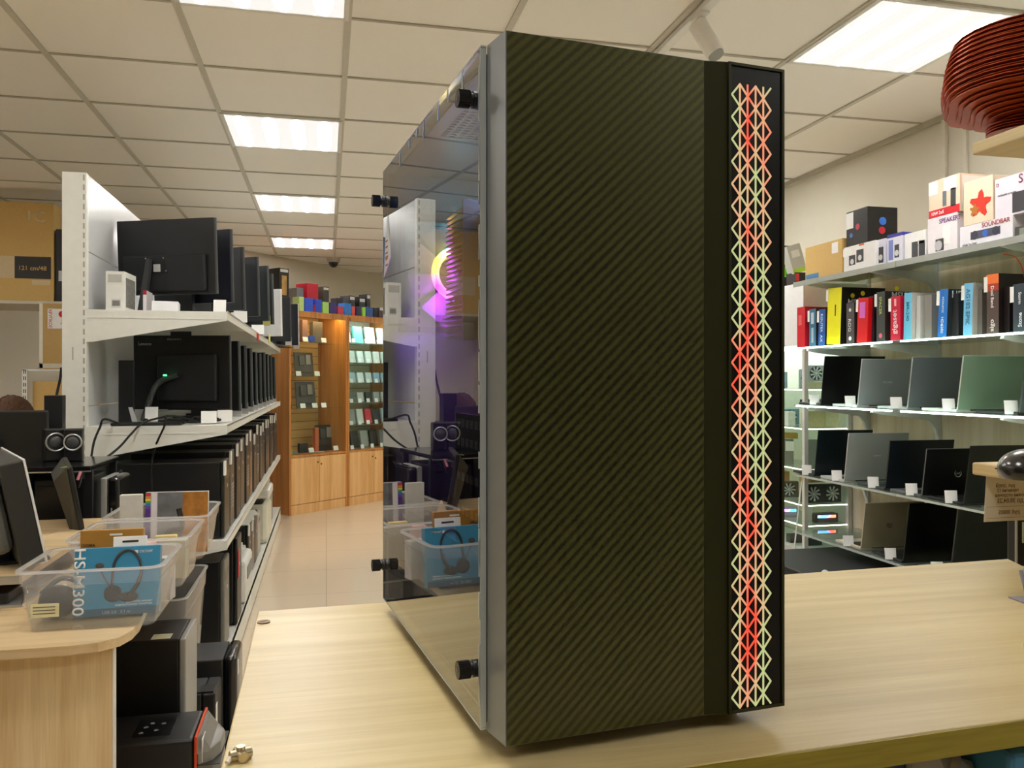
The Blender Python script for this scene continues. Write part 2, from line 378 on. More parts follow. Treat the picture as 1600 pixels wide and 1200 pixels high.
for a, b in ((bq[1], bq[2]), (bq[2], bq[3]), (bq[3], bq[0])):
    d = (b - a).normalized(); nn = Vector((d.y, -d.x, 0)) * .016
    body.prism([a[:2], b[:2], (b - nn)[:2], (a - nn)[:2]], 0, CT - .0182)
body.build('panel', WOODV, ctr)
s0 = fl + df * .2 - nf * .02; s1 = frr - df * .06 - nf * .02
bs = MB().prism([s0[:2], s1[:2], (bq[1] + (bq[2] - bq[1]) * .85)[:2], (bq[0] + (bq[3] - bq[0]) * .85)[:2]], .70, .718)
bs.build('shelf', WOODV, ctr)
# things on the counter's inner shelf (seen under its edge)
b0 = at_z(1480, 1200, .83)
q1 = at_d(1200, .64, 1200); q2 = at_d(1680, .58, 1200)
for i, (px, d, w, lb) in enumerate(((1640, .63, .13, 'dark blue box under the right end of the counter edge'), (1256, .645, .125, 'dark navy box under the counter edge, left of the silver bag'))):
    c = at_d(px, d, 1200); tag(MB().box(-w / 2, w / 2, -.04, .04, 0, .236, .004).box(-w / 2 + .01, w / 2 - .01, -.0415, -.04, .03, .15).build('storage_box', M('3a7898' if i == 0 else '1c3450', .5), None, (c.x, c.y, .7185), -.1), lb, 'box', 'blue boxes under the counter')
mb = MB(); bmesh.ops.create_icosphere(mb.bm, subdivisions=4, radius=1)
from mathutils import noise
for v in mb.bm.verts:
    k = 1 + .16 * noise.noise(v.co * 2.3) + .08 * noise.noise(v.co * 6)
    v.co = Vector((v.co.x * .05 * k, v.co.y * .035 * k, max(-.09, v.co.z * .1 * k + .045)))
c = at_d(1448, .63, 1200)
tag(mb.build('plastic_bag', M('c9c7c4', .28, .25, var=.3, scale=60, bump=.8), None, (c.x, c.y, .8085), smooth=True), 'crumpled silvery plastic bag just under the counter edge', 'bag')
# screw plug, metal fitting, card holder on the counter
c = at_z(412, 972.5, CT)
tag(MB().cyl((0, 0, -.0004), (0, 0, .0012), .0062, 24).box(-.004, .004, -.0007, .0007, .0011, .0016).build('cap_screw', M('8a6a3a', .4), None, (c.x, c.y, CT), .5, smooth=True), 'small brown cam screw cap near the far left corner of the counter', 'screw')
c = at_z(376, 1187, CT)
fit = thing('connector_fitting', 'small brass cross shaped fitting near the left edge of the counter', 'metal fitting', (c.x, c.y, CT), .4)
BRS = M('c8bca0', .25, .9)
fit.scale = (.78, .78, .78)
MB().cyl((-.0085, 0, .0045), (.0085, 0, .0045), .0042, 16).cyl((0, -.008, .0045), (0, .008, .0045), .0042, 16).build('body', BRS, fit, smooth=True)
MB().cyl((0, 0, .004), (0, 0, .011), .0036, 16).build('stub', BRS, fit, smooth=True)
MB().cyl((-.012, -.004, .0022), (-.0085, -.001, .004), .002, 12).build('tip', M('f0ead8', .4), fit, smooth=True)
c = at_z(1611, 945, CT)
ch = thing('card_holder', 'grey edged plastic card holder at the far right of the counter', 'card holder', (c.x, c.y, CT), -.1)
LE = RXm(-.35)
MB().box(-.004, .09, -.001, .001, 0, .036, .0005, mat=LE).box(-.004, .09, 0, .028, 0, .0015).build('frame', M('8f8a9a', .3), ch)
MB().box(.0, .086, -.0018, -.001, .005, .038, mat=LE).build('card', M('c9cdb8', .6), ch)
c = at_z(1613, 1008, CT)
tag(MB().prism([(-.012, 0), (.03, -.008), (.03, .008)], 0, .0035, .0005).build('paper_corner', CARDW, None, (c.x, c.y, CT), .1), 'tiny white paper tip entering at the right edge of the counter', 'paper slip')

# ================================================================ the computer case
A = math.radians(19.56)
Pc = at_d(790, .501); PB = EYE - (1166 - 594) / FOC * .501
PH = .44
ROT = TH and (A - TH)
pc = thing('computer_case', 'tall black tower case with carbon pattern front and glass side, standing on the counter', 'computer', (Pc.x, Pc.y, PB), ROT)
def carbon_mat():
    m, nt, b = base('carbon_front')
    tc = nt.nodes.new('ShaderNodeTexCoord'); sp = nt.nodes.new('ShaderNodeSeparateXYZ'); nt.links.new(tc.outputs['Object'], sp.inputs[0])
    def math_(op, a, bv=None):
        n = nt.nodes.new('ShaderNodeMath'); n.operation = op
        for i, q in enumerate((a, bv)):
            if q is None: continue
            if hasattr(q, 'is_linked') or hasattr(q, 'links'): nt.links.new(q, n.inputs[i])
            else: n.inputs[i].default_value = q
        return n.outputs[0]
    u = math_('MULTIPLY', sp.outputs[0], 0.95)
    s = math_('SUBTRACT', sp.outputs[2], u)
    nz = nt.nodes.new('ShaderNodeTexNoise'); nz.inputs['Scale'].default_value = 420; nz.inputs['Detail'].default_value = 2; nt.links.new(tc.outputs['Object'], nz.inputs['Vector'])
    wob = math_('MULTIPLY', nz.outputs['Fac'], 0.0016)
    s = math_('ADD', s, wob)
    ph = math_('MULTIPLY', s, 2 * pi / 0.0074)
    sn = math_('SINE', ph)
    # fine weave along the bands
    v = math_('ADD', sp.outputs[0], sp.outputs[2]); vv = math_('SINE', math_('MULTIPLY', v, 2 * pi / 0.0016))
    sm = math_('ADD', sn, math_('MULTIPLY', vv, 0.12))
    cr = nt.nodes.new('ShaderNodeMapRange'); cr.inputs[1].default_value = -0.6; cr.inputs[2].default_value = 0.6; nt.links.new(sm, cr.inputs[0])
    mx = nt.nodes.new('ShaderNodeMix'); mx.data_type = 'RGBA'; nt.links.new(cr.outputs[0], mx.inputs[0])
    mx.inputs[6].default_value = lin(hexc('161806')) + (1,); mx.inputs[7].default_value = lin(hexc('3e4120')) + (1,)
    nt.links.new(mx.outputs[2], b.inputs['Base Color']); b.inputs['Roughness'].default_value = 0.3; b.inputs['Specular IOR Level'].default_value = 1.0; b.inputs['Specular Tint'].default_value = (1, 1, .55, 1)
    bp = nt.nodes.new('ShaderNodeBump'); bp.inputs['Strength'].default_value = 0.3; bp.inputs['Distance'].default_value = 0.0004
    nt.links.new(cr.outputs[0], bp.inputs['Height']); nt.links.new(bp.outputs[0], b.inputs['Normal'])
    return m
CARB = carbon_mat(); FPL = M('2a2b10', .42, var=.03, spec=.3); FPK = M('0b0b0a', .3, var=.03, spec=.3)
D0, D1 = .0257, .362; WD = .202
# front cover: flared plastic shell behind the carbon skin
sh = MB().prism([(0, 0), (.1411, 0), (.1565, -.0031), (.2015, -.0031), (WD, .002), (WD, D0), (-.0036, D0)], 0, PH, .0)
sh.build('front_cover', M('85898a', .38, .35, var=.02), pc)
MB().box(.0006, .1405, -.0008, -.0001, .0006, PH - .0006).build('carbon_skin', CARB, pc)
MB().prism([(.1406, -.0009), (.1565, -.0040), (.1565, -.0030), (.1408, -.0001)], .0006, PH - .0006).build('plain_strip', FPL, pc)
# raised light panel with a rim
x0, x1 = .1566, .2019
MB().box(x0, x1, -.0046, -.0030, .0004, PH - .0004, .0004).build('light_panel', FPK, pc)
rm = MB()
for a in ((x0, x0 + .0022, .0004, PH - .0004), (x1 - .0022, x1, .0004, PH - .0004), (x0, x1, .0004, .0026), (x0, x1, PH - .0026, PH - .0004)): rm.box(a[0], a[1], -.0058, -.0046, a[2], a[3], .0004)
rm.build('panel_rim', FPL, pc)
MB().box(WD - .0005, WD + .0006, -.003, D0, .0004, PH - .0004).build('side_rim', FPK, pc)
# glowing lattice
def lattice():
    m, nt, b = base('rgb_lattice')
    tc = nt.nodes.new('ShaderNodeTexCoord'); mp = nt.nodes.new('ShaderNodeMapping'); mp.inputs['Scale'].default_value = (90, 90, 17); mp.inputs['Location'].default_value = (3.1, 0, 2.2)
    nt.links.new(tc.outputs['Object'], mp.inputs['Vector'])
    n = nt.nodes.new('ShaderNodeTexNoise'); n.inputs['Scale'].default_value = 1; n.inputs['Detail'].default_value = 1; nt.links.new(mp.outputs[0], n.inputs['Vector'])
    cr = nt.nodes.new('ShaderNodeValToRGB'); e = cr.color_ramp.elements
    e[0].position = .40; e[0].color = lin(hexc('bcc486')) + (1,); e[1].position = .66; e[1].color = lin(hexc('ff4a2c')) + (1,)
    e2 = e.new(.52); e2.color = lin(hexc('e0a87c')) + (1,)
    sx = nt.nodes.new('ShaderNodeSeparateXYZ'); nt.links.new(tc.outputs['Object'], sx.inputs[0])
    s1 = nt.nodes.new('ShaderNodeMath'); s1.operation = 'SUBTRACT'; s1.inputs[1].default_value = cols[2]; nt.links.new(sx.outputs[0], s1.inputs[0])
    s2 = nt.nodes.new('ShaderNodeMath'); s2.operation = 'ABSOLUTE'; nt.links.new(s1.outputs[0], s2.inputs[0])
    s3 = nt.nodes.new('ShaderNodeMath'); s3.operation = 'MULTIPLY_ADD'; s3.inputs[1].default_value = -13; s3.inputs[2].default_value = .10; nt.links.new(s2.outputs[0], s3.inputs[0])
    s4 = nt.nodes.new('ShaderNodeMath'); nt.links.new(s3.outputs[0], s4.inputs[0]); nt.links.new(n.outputs['Fac'], s4.inputs[1])
    nt.links.new(s4.outputs[0], cr.inputs[0]); nt.links.new(cr.outputs[0], b.inputs['Emission Color']); b.inputs['Emission Strength'].default_value = .5
    b.inputs['Base Color'].default_value = (.1, .1, .1, 1); return m
def lx(px):   # local x on the raised panel plane (t = -.0047)
    k = (px - 800) / FOC; c, s = math.cos(A), math.sin(A); t = -.0047
    # cam x = x0 + c*x - s*t ; d = .501 + s*x + c*t
    xo = (790 - 800) / FOC * .501
    return (k * (.501 + c * t) - xo + s * t) / (c - k * s)
cols = [lx(v) for v in (1143.5, 1156, 1168, 1180.5, 1192.5, 1204)]
per = .01507; zt = .4255; nper = 28; zb = zt - nper * per
LM = lattice(); lt = MB(); wl = .00062
def bar(xa, za, xb, zb_):
    d = Vector((xb - xa, 0, zb_ - za)); L = d.length; ang = math.atan2(d.z, d.x)
    m = T((xa + xb) / 2, -.0048, (za + zb_) / 2) @ RYm(-ang)
    lt.box(-L / 2 - wl * .6, L / 2 + wl * .6, -.0002, .0002, -wl, wl, mat=m)
for k in range(1, 5): bar(cols[k], zb, cols[k], zt)
for j in range(nper):
    z = zt - j * per
    for k in range(5):
        even = (k % 2 == 0)
        za = z - per * .5 if even else z; zb2 = z if even else z - per * .5; zc = z - per
        # diagonal pairs: a zigzag between neighbouring columns
        if even: bar(cols[k], z - per * .5, cols[k + 1], z); bar(cols[k], z - per * .5, cols[k + 1], z - per)
        else: bar(cols[k], z, cols[k + 1], z - per * .5); bar(cols[k], z - per, cols[k + 1], z - per * .5)
lo = lt.build('light_lattice', LM, pc); tag(lo, 'glowing orange and pale green lattice')
# steel chassis: floor, roof with vents, right panel, rear panel
CH = M('4a4e50', .45, .4, var=.03); CHI = M('2e3236', .55, .2)
MB().box(.003, .198, D0, D1, 0, .002).box(.196, .1985, D0, D1, 0, PH).build('chassis', CH, pc)
roof = MB()
# roof plate with two long slots and rows of hexagon holes (built as a lattice of strips)
roof.box(.003, .012, D0, D1, PH - .003, PH - .0005).box(.186, .197, D0, D1, PH - .003, PH - .0005)
roof.box(.012, .186, .215, D1, PH - .003, PH - .0005).box(.012, .186, D0, .045, PH - .003, PH - .0005)
for i in range(25): roof.box(.012, .186, .045 + .0068 * i, .0475 + .0068 * i, PH - .003, PH - .0008)
for i in range(24): roof.box(.012 + .0075 * i, .0145 + .0075 * i, .045, .215, PH - .0028, PH - .001)
roof.box(.03, .052, .07, .13, PH - .0035, PH - .003, .0).build('roof_panel', M('5a6064', .5, .3), pc)
for xx in (.05, .085):
    MB().box(xx - .008, xx + .008, .09, .15, PH - .0056, PH - .0036, .002).build('vent_slot', M('8d9296', .4, .3), pc)
# dust filter (solid) above the mesh
MB().box(.010, .188, .042, .218, PH - .0006, PH).build('dust_filter', M('3a4a66', .8), pc)
rear = MB().box(.003, .0075, D1 - .002, D1, 0, PH).box(.0075, .197, D1 - .002, D1, 0, .012).box(.0075, .197, D1 - .002, D1, PH - .03, PH).box(.132, .197, D1 - .002, D1, .012, PH - .03)
rear.box(.0075, .132, D1 - .002, D1, .012, .13).box(.0075, .132, D1 - .0022, D1, .13, .27)
rear.build('rear_panel', M('9aa0a2', .5, .3), pc)
hx = MB()
for i in range(15):
    for j in range(12):
        xx = .012 + .0088 * i; zz = .277 + .0115 * j + (.00575 if i % 2 else 0)
        hx.ring((xx, D1 - .004, zz), .0050, .0007, (0, 1, 0), 6, 4)
hx.build('hexagon_grille', M('b4b8ba', .5, .2), pc)
MB().box(.0075, .132, D1 - .0019, D1 - .0005, .27, PH - .03).build('rear_backing', M('a9adae', .6), pc)
# glass side panel (left) with bright edges, four thumb screws and a warning triangle
GT = glass('tinted_case_glass', (.50, .51, .55), 1.8, gain=1.9)
gx = -.0042
MB().box(gx - .0036, gx, D0 + .0015, D1, .002, PH - .001, .0006).build('glass_panel', GT, pc)
EDG = M('c4cbc8', .2, .3); ed = MB()
for a in ((gx - .0038, gx + .0002, D0 + .0008, D0 + .0015, .002, PH - .001), (gx - .0038, gx + .0002, D1, D1 + .0007, .002, PH - .001), (gx - .0038, gx + .0002, D0, D1, .0010, .0020), (gx - .0038, gx + .0002, D0, D1, PH - .001, PH - .0002)): ed.box(*a)
# torn protective film left along the edges
random.seed(3)
for i in range(26):
    z = .01 + random.random() * .41; l = .004 + random.random() * .02
    ed.box(gx - .0045, gx - .0038, D0 + .0012, D0 + .0022 + random.random() * .001, z, z + l)
for i in range(9):
    y = D0 + .03 + random.random() * .25; ed.box(gx - .0043, gx - .0038, y, y + .002, PH - .006 - random.random() * .010, PH - .001)
ed.build('glass_edge', EDG, pc)
ts = None
for (yy, zz) in ((D0 + .010, .4075), (D0 + .010, .0375), (D1 - .008, .4075), (D1 - .008, .0375)):
    s = MB().cyl((gx - .0040, yy, zz), (gx - .0065, yy, zz), .0056, 24).cyl((gx - .0065, yy, zz), (gx - .0085, yy, zz), .0042, 20)
    for k in range(24):
        a = 2 * pi * k / 24; s.box(gx - .0165, gx - .0085, yy + .0053 * math.cos(a) - .0005, yy + .0053 * math.cos(a) + .0005, zz + .0053 * math.sin(a) - .0005, zz + .0053 * math.sin(a) + .0005)
    s.cyl((gx - .0085, yy, zz), (gx - .0165, yy, zz), .0054, 24)
    so = s.build('thumb_screw', M('121212', .35), pc, smooth=True)
    MB().cyl((gx - .0164, yy, zz), (gx - .0168, yy, zz), .0024, 6).build('socket', M('3a3a3a', .3, .5), so)
# triangle sticker
tz = .36; st = MB(); ty = D1 - .022
m = T(gx - .0038, ty, tz) @ RZ(-pi / 2) @ RX
MB().prism([(-.014, -.03), (.018, -.014), (.003, .03)], 0, .0006, mat=m).build('sticker', M('d8d8d4', .6), pc)
stx = MB()
for k in range(5): stx.box(-.004, .006, -.020 + .006 * k, -.0185 + .006 * k, .0006, .0009, mat=m)
stx.box(-.005, .008, -.012, -.0105, .0006, .0009, mat=m)
stx.build('sticker_print', M('8a4a44', .6), pc)
# rubber edge gasket / seam at the front of the glass
for ya in (D0 + .004, D1 - .012): MB().box(gx + .0002, .002, ya, ya + .006, .004, PH - .004).build('gasket', BLK, pc)
# interior ------------------------------------------------------
BRD = M('1b1f1c', .45); MB().box(.180, .183, .06, .30, .12, .40).build('motherboard', BRD, pc)
MB().box(.184, .187, D0 + .01, D1 - .004, .10, .43).build('motherboard_tray', CHI, pc)
PS = MB().box(.004, .186, D0 + .01, D1 - .004, .10, .102).box(.004, .006, D0 + .01, D1 - .004, .004, .10)
PS.build('power_supply_shroud', M('1d2226', .5), pc)
dv = MB()
for j, zz in enumerate((.030, .058, .128, .148, .172)):
    for k in range(7): dv.box(.0030, .0039, .060 + .0105 * k, .066 + .0105 * k, zz, zz + .007)
MB().box(.006, .010, .050, .135, .10, .20).build('drive_cage', M('22262a', .5), pc)
dm = MB()
for zz in (.125, .150, .176, .19):
    for k in range(7): dm.box(.0052, .0060, .054 + .0112 * k, .0602 + .0112 * k, zz, zz + .006)
dm.build('drive_cage_slots', M('c6c8b8', .4), pc)
# tower cooler
fins = MB()
for k in range(26): fins.box(.022, .150, .165, .225, .262 + .0042 * k, .2632 + .0042 * k)
fins.box(.020, .152, .163, .166, .258, .372).build('cooler', M('8c6a54', .4, .5), pc)
MB().box(.034, .144, .14, .163, .262, .366, .004).build('cooler_fan', M('2a2420', .5), pc)
MB().cyl((.08, .19, .235), (.08, .19, .262), .003).cyl((.10, .19, .235), (.10, .19, .262), .003).cyl((.12, .19, .235), (.12, .19, .262), .003).build('heat_pipe', M('b9764a', .3, .9), pc)
MB().box(.075, .18, .06, .27, .232, .2345).box(.09, .18, .055, .25, .195, .232, .003).build('graphics_card', M('15181b', .35), pc)
MB().box(.09, .10, .06, .24, .2135, .2145).build('card_backplate', M('4c5358', .4), pc)
cb = MB()
for k in range(3): cb.tube([(.12, .13 + .012 * k, .104), (.06, .12 + .012 * k, .14), (.045, .15 + .012 * k, .185), (.075, .21 + .01 * k, .215), (.13, .24, .23)], .0019)
cb.build('power_cable', M('6b6a3a', .5), pc, smooth=True)
MB().box(.165, .180, .10, .106, .25, .39).box(.165, .180, .112, .118, .25, .39).box(.165, .180, .124, .130, .25, .39).build('memory_module', M('6d7378', .4), pc)
# rear fan with a rainbow light ring
fz = .335; fx = .066; fy = D1 - .020
fan = MB()
for a in ((fx - .06, fx - .055, fz - .06, fz + .06), (fx + .055, fx + .06, fz - .06, fz + .06), (fx - .06, fx + .06, fz - .06, fz - .055), (fx - .06, fx + .06, fz + .055, fz + .06)): fan.box(a[0], a[1], fy, fy + .012, a[2], a[3])
fo = fan.build('rear_fan', M('30343a', .5), pc)
bl = MB()
for k in range(9):
    m = T(fx, fy + .006, fz) @ RYm(2 * pi * k / 9) @ RXm(0)
    bl.hexa([tuple(m @ Vector(q)) for q in ((.018, -.004, -.006), (.050, -.005, -.016), (.050, -.004, -.016), (.018, -.003, -.006), (.018, .003, .008), (.052, .004, .012), (.052, .005, .012), (.018, .004, .008))])
bl.build('blade', M('8c8894', .4), fo)
def rainbow():
    m, nt, b = base('rainbow_ring')
    tc = nt.nodes.new('ShaderNodeTexCoord'); mp = nt.nodes.new('ShaderNodeMapping'); mp.inputs['Location'].default_value = (-fx, 0, -fz)
    nt.links.new(tc.outputs['Object'], mp.inputs['Vector']); sp = nt.nodes.new('ShaderNodeSeparateXYZ'); nt.links.new(mp.outputs[0], sp.inputs[0])
    mr = nt.nodes.new('ShaderNodeMapRange'); mr.inputs[1].default_value = -.03; mr.inputs[2].default_value = .03; nt.links.new(sp.outputs[2], mr.inputs[0])
    cr = nt.nodes.new('ShaderNodeValToRGB'); e = cr.color_ramp.elements
    e[0].position = 0; e[0].color = (.45, .02, 1, 1); e[1].position = 1; e[1].color = (.05, .8, 1, 1)
    for p_, c_ in ((.28, (1, .05, .8, 1)), (.5, (1, .35, .05, 1)), (.72, (1, .8, .02, 1)), (.88, (.3, 1, .3, 1))):
        q = e.new(p_); q.color = c_
    nt.links.new(mr.outputs[0], cr.inputs[0]); nt.links.new(cr.outputs[0], b.inputs['Emission Color']); b.inputs['Emission Strength'].default_value = 9
    return m
MB().ring((fx, fy - .002, fz), .0245, .0042, (0, 1, 0), 40, 8).build('light_ring', rainbow(), fo, smooth=True)
def plight(name, loc, col, e, r=.01):
    l = bpy.data.lights.new(name, 'POINT'); l.color = col; l.energy = e; l.shadow_soft_size = r
    o = bpy.data.objects.new(name, l); COL.objects.link(o); o.location = loc; o.parent = pc; return o
plight('fan_led', (.052, D1 - .030, .300), (.8, .1, 1), .20)
plight('fan_led', (.030, D1 - .040, .270), (.35, .1, 1), .12)
plight('fan_led', (.050, D1 - .030, .352), (1, .6, .1), .12)
plight('fan_led', (.066, D1 - .035, .385), (.15, .8, .9), .12)
plight('front_fan_led', (.05, .11, .395), (.12, .35, 1), .30)
# feet
for (a, b) in ((.02, .03), (.165, .03), (.02, .30), (.165, .30)):
    MB().box(a, a + .022, b, b + .034, -(PB - CT), -.0002, .002).build('foot', RUB, pc)
# ================================================================ white gondola shelving on the left
GXP = -.899; GXF = -.385; GY0 = 3.42; GY1 = 7.3
gon = thing('shop_shelving', 'white metal shop shelving unit running down the left aisle', 'shelving unit', (GXP, GY0, 0))
L = GY1 - GY0; D = GXF - GXP
def upright(y):
    m = MB().box(-.086, 0, y, y + .03, 0, 2.02, .001)
    o = m.build('upright', WMET, gon)
    s = MB()
    for k in range(48): s.box(-.012, -.006, y - .0006, y + .0002, .25 + .037 * k, .272 + .037 * k)
    s.box(-.05, -.046, y - .0006, y + .0002, 1.30, 1.35); s.build('slot_row', M('a4a49c', .6), o)
for y in (0, 1.28, 2.56, 3.85): upright(y)
for z0, z1 in ((.13, .62), (.625, 1.12), (1.125, 1.72), (1.725, 2.02)): MB().box(-.02, -.004, .03, L, z0, z1).build('back_panel', M('dcdee0', .22, var=.02), gon)
for zt in (1.495, 1.043, .583):
    for i in range(3):
        y0 = i * 1.285; y1 = y0 + 1.28
        sf = MB().box(0, D, y0 + .002, y1, zt - .004, zt).box(D - .002, D, y0 + .002, y1, zt - .032, zt + .004)
        so = sf.build('shelf_board', WMET, gon)
        for yy in (y0, y1 - .006):
            MB().hexa([(0, yy, zt - .125), (.02, yy, zt - .125), (.02, yy + .003, zt - .125), (0, yy + .003, zt - .125), (0, yy, zt - .002), (.02, yy, zt - .002), (.02, yy + .003, zt - .002), (0, yy + .003, zt - .002)]).hexa([(.02, yy, zt - .125), (D, yy, zt - .036), (D, yy + .003, zt - .036), (.02, yy + .003, zt - .125), (.02, yy, zt - .002), (D, yy, zt - .002), (D, yy + .003, zt - .002), (.02, yy + .003, zt - .002)]).box(0, D, yy - .0015, yy, zt - .032, zt - .029).build('bracket', WMET, so)
MB().box(0, D, 0, L, .11, .134).box(D - .003, D, 0, L, .01, .14).box(0, D, 0, .003, .01, .134).build('base_deck', WMET, gon)

def price_tag_mb(w=.045, h=.055): return MB().box(-w / 2, w / 2, -.0008, 0, 0, h)
# ---- monitors standing on it, their backs towards us
def monitor(name, label, loc, rz, w, h, zb, back='17181a', bulge=True, tilt=.08, group=None, stand='slab', edge='44484a', tagc='f2f2ef', tags=True, cat='monitor', logo=None):
    t = thing(name, label, cat, loc, rz, group)
    m = T(0, 0, zb) @ RXm(tilt)
    BK = M(back, .42); EG = M(edge, .35)
    MB().box(-w / 2, w / 2, -.006, .012, 0, h, .004, mat=m).build('housing', BK, t)
    MB().box(-w / 2 - .0008, w / 2 + .0008, .006, .016, -.0008, h + .0008, .002, mat=m).build('bezel', EG, t)
    MB().box(-w / 2 + .01, w / 2 - .01, .0155, .0168, .012, h - .01, mat=m).build('screen', BLKG, t)
    if bulge: MB().box(-w * .42, w * .42, -.026, -.006, .012, h * .52, .008, mat=m).build('back_cover', M(back, .55), t)
    if stand == 'slab':
        MB().hexa([(-.035, -.045, .01), (.035, -.045, .01), (.035, -.028, .01), (-.035, -.028, .01), (-.028, -.045, zb + h * .5), (.028, -.045, zb + h * .5), (.028, -.024, zb + h * .5), (-.028, -.024, zb + h * .5)]).build('stand', M('202224', .35), t)
    elif stand == 'leg':
        MB().hexa([(-.10, -.07, .008), (-.065, -.07, .008), (-.065, -.055, .008), (-.10, -.055, .008), (-.07, -.05, zb + h * .46), (-.05, -.05, zb + h * .46), (-.05, -.03, zb + h * .46), (-.07, -.03, zb + h * .46)]).build('stand', M('3a3c3e', .3), t)
        p = MB().box(-.05, .01, -.0275, -.0262, h * .28, h * .44, mat=m); p.build('connector_plate', M('0b0b0b', .5), t)
        q = MB().box(-.045, -.012, -.0288, -.0272, h * .30, h * .40, mat=m); q.build('label', M('b8bab8', .6), t)
        for a, b in ((-.085, .47), (.0, .47), (.012, .30)): MB().box(a, a + .005, -.008, -.0062, h * b, h * b + .005, mat=T(0, -.02, 0) @ m).build('screw', SILV, t)
    MB().box(-w * .24, w * .24, -.10, .09, 0, .010, .004).build('base', M('1a1b1c', .3), t)
    if tags: MB().box(w / 2 - .055, w / 2, .017, .018, -.03, .03, mat=m).build('price_tag', M(tagc, .6), t)
    if logo:
        for s, u, v, ww, hx in logo: MB().text(s, m @ T(u, -.0068, v) @ RX, ww).build('lettering', M(hx, .5), t)
    return t
def card(name, label, loc, rz=0, w=.055, h=.055, lean=.18, group=None, mt=None, cat='price card'):
    o = MB().box(-w / 2, w / 2, -.001, .001, 0, h, .0008, mat=RXm(-lean)).build(name, mt or CARDW, None, loc, rz)
    return tag(o, label, cat, group)
ZS1, ZS2, ZS3, ZS4 = 1.4955, 1.0435, .5835, .1345
monitor('monitor', 'wide black monitor seen from behind, nearest on the top white shelf', (-.675, 3.80, ZS1), -.42, .47, .325, .10, stand='leg', tilt=.05, tags=False)
ords = ['second', 'third', 'fourth', 'fifth', 'sixth']
for i, (px, d, h, rz) in enumerate(((363, 3.75, .335, -.55), (381, 4.15, .32, -.75), (404, 4.55, .33, -.62), (419.5, 4.9, .33, -.6), (426.5, 5.2, .32, -.6))):
    w = .44; e = at_d(px, d); ct = (e.x - w / 2 * math.cos(rz), e.y - w / 2 * math.sin(rz))
    if ct[0] < GXP + .03 + w / 2 * math.cos(rz) : pass
    monitor('monitor', '%s monitor from the near end of the top white shelf, black and turned away' % ords[i], (ct[0], ct[1], ZS1), rz, w, h, .085, back=('101320', '15171a', '10131c', '1c2224', '1c2022')[i], tilt=.04, group='monitors on the top white shelf', tags=(i in (3,)), tagc='e6e28a', bulge=False)
e = at_d(441, 5.75); monitor('monitor', 'white monitor near the far end of the top white shelf', (e.x - .19, e.y + .1, ZS1), -.5, .42, .33, .04, back='e4e6e8', edge='f0f0f0', tilt=.03, tags=False, bulge=False, group='monitors on the top white shelf')
e = at_d(455, 6.3); monitor('monitor', 'black monitor just past the white one on the top shelf', (e.x - .19, e.y + .1, ZS1), -.5, .42, .34, .03, tilt=.03, back='0e1014', bulge=False, group='monitors on the top white shelf')
e = at_d(467, 6.75); monitor('monitor', 'last black monitor at the far end of the top white shelf', (e.x - .19, e.y + .1, ZS1), -.5, .42, .34, .02, tilt=.03, back='0c0e16', edge='d8dadc', bulge=False, group='monitors on the top white shelf')
# cards along the shelf edge
for i, (px, py, wd, lb) in enumerate(((343, 472, .05, 'white price card below the right corner of the nearest top shelf monitor'), (369, 470, .05, 'white price card between the first and third top shelf monitors'),
        (376, 492, .06, 'white price card lying over the shelf lip near the third monitor'), (403, 486, .07, 'wide white price card in front of the fourth monitor on the top shelf'),
        (455, 531, .06, 'white price card left of the last pair on the top shelf end'), (466, 528, .05, 'white price card at the very far end of the top shelf'))):
    X = GXF - .006 if i > 1 else GXF - .05
    c = at_X(px, X); card('price_card', lb, (c.x, c.y, ZS1 + .0045 if i < 2 else ZS1 - .002), 0 if i < 2 else .2, w=wd, h=.06 if i < 2 else .055, group='price cards on the top white shelf')
c = at_X(403, GXF + .004); tag(MB().box(-.002, .002, -.05, .05, -.045, .0, .001).build('sale_sign', M('c4200f', .5), None, (c.x, c.y, ZS1 - .005), 0), 'red and black sale label hanging on the top shelf edge', 'label')
c = at_X(421, GXF + .004); tag(MB().box(-.002, .002, -.06, .06, -.02, .05, .001).build('sale_sign', M('e8e486', .5), None, (c.x, c.y, ZS1), 0), 'pale yellow price note on the far part of the top shelf edge', 'label')
# boxes near the post
cb_ = carton('camera_box', 'small white carton with printed side beside the shelf post', 'box', .07, .16, .155, (-.805, 3.55, ZS1), M('e6e6e0', .6), -.05,
    decs=[('f', [('c', 'label_panel', .12, .72, .85, .92, M('bdbdb6', .6)), ('c', 'label_panel', .3, .08, .8, .3, M('d0d0ca', .6)), ('c', 'barcode', .35, .12, .75, .26, M('8c8c86', .6))]),
          ('r', [('c', 'printed_picture', .1, .1, .9, .85, M('7a7874', .6, var=.7, scale=60))])])
carton('small_box', 'white glossy box under the near monitor on the top shelf', 'box', .10, .11, .048, (-.645, 3.60, ZS1), M('f0f0f2', .35), .1)
carton('thin_box', 'thin white and red box standing behind the printed carton', 'box', .014, .12, .10, (-.735, 3.70, ZS1), M('e8e2e4', .5), 0, decs=[('f', [('c', 'label_panel', .0, .82, 1, 1, M('b8243c', .5))])])
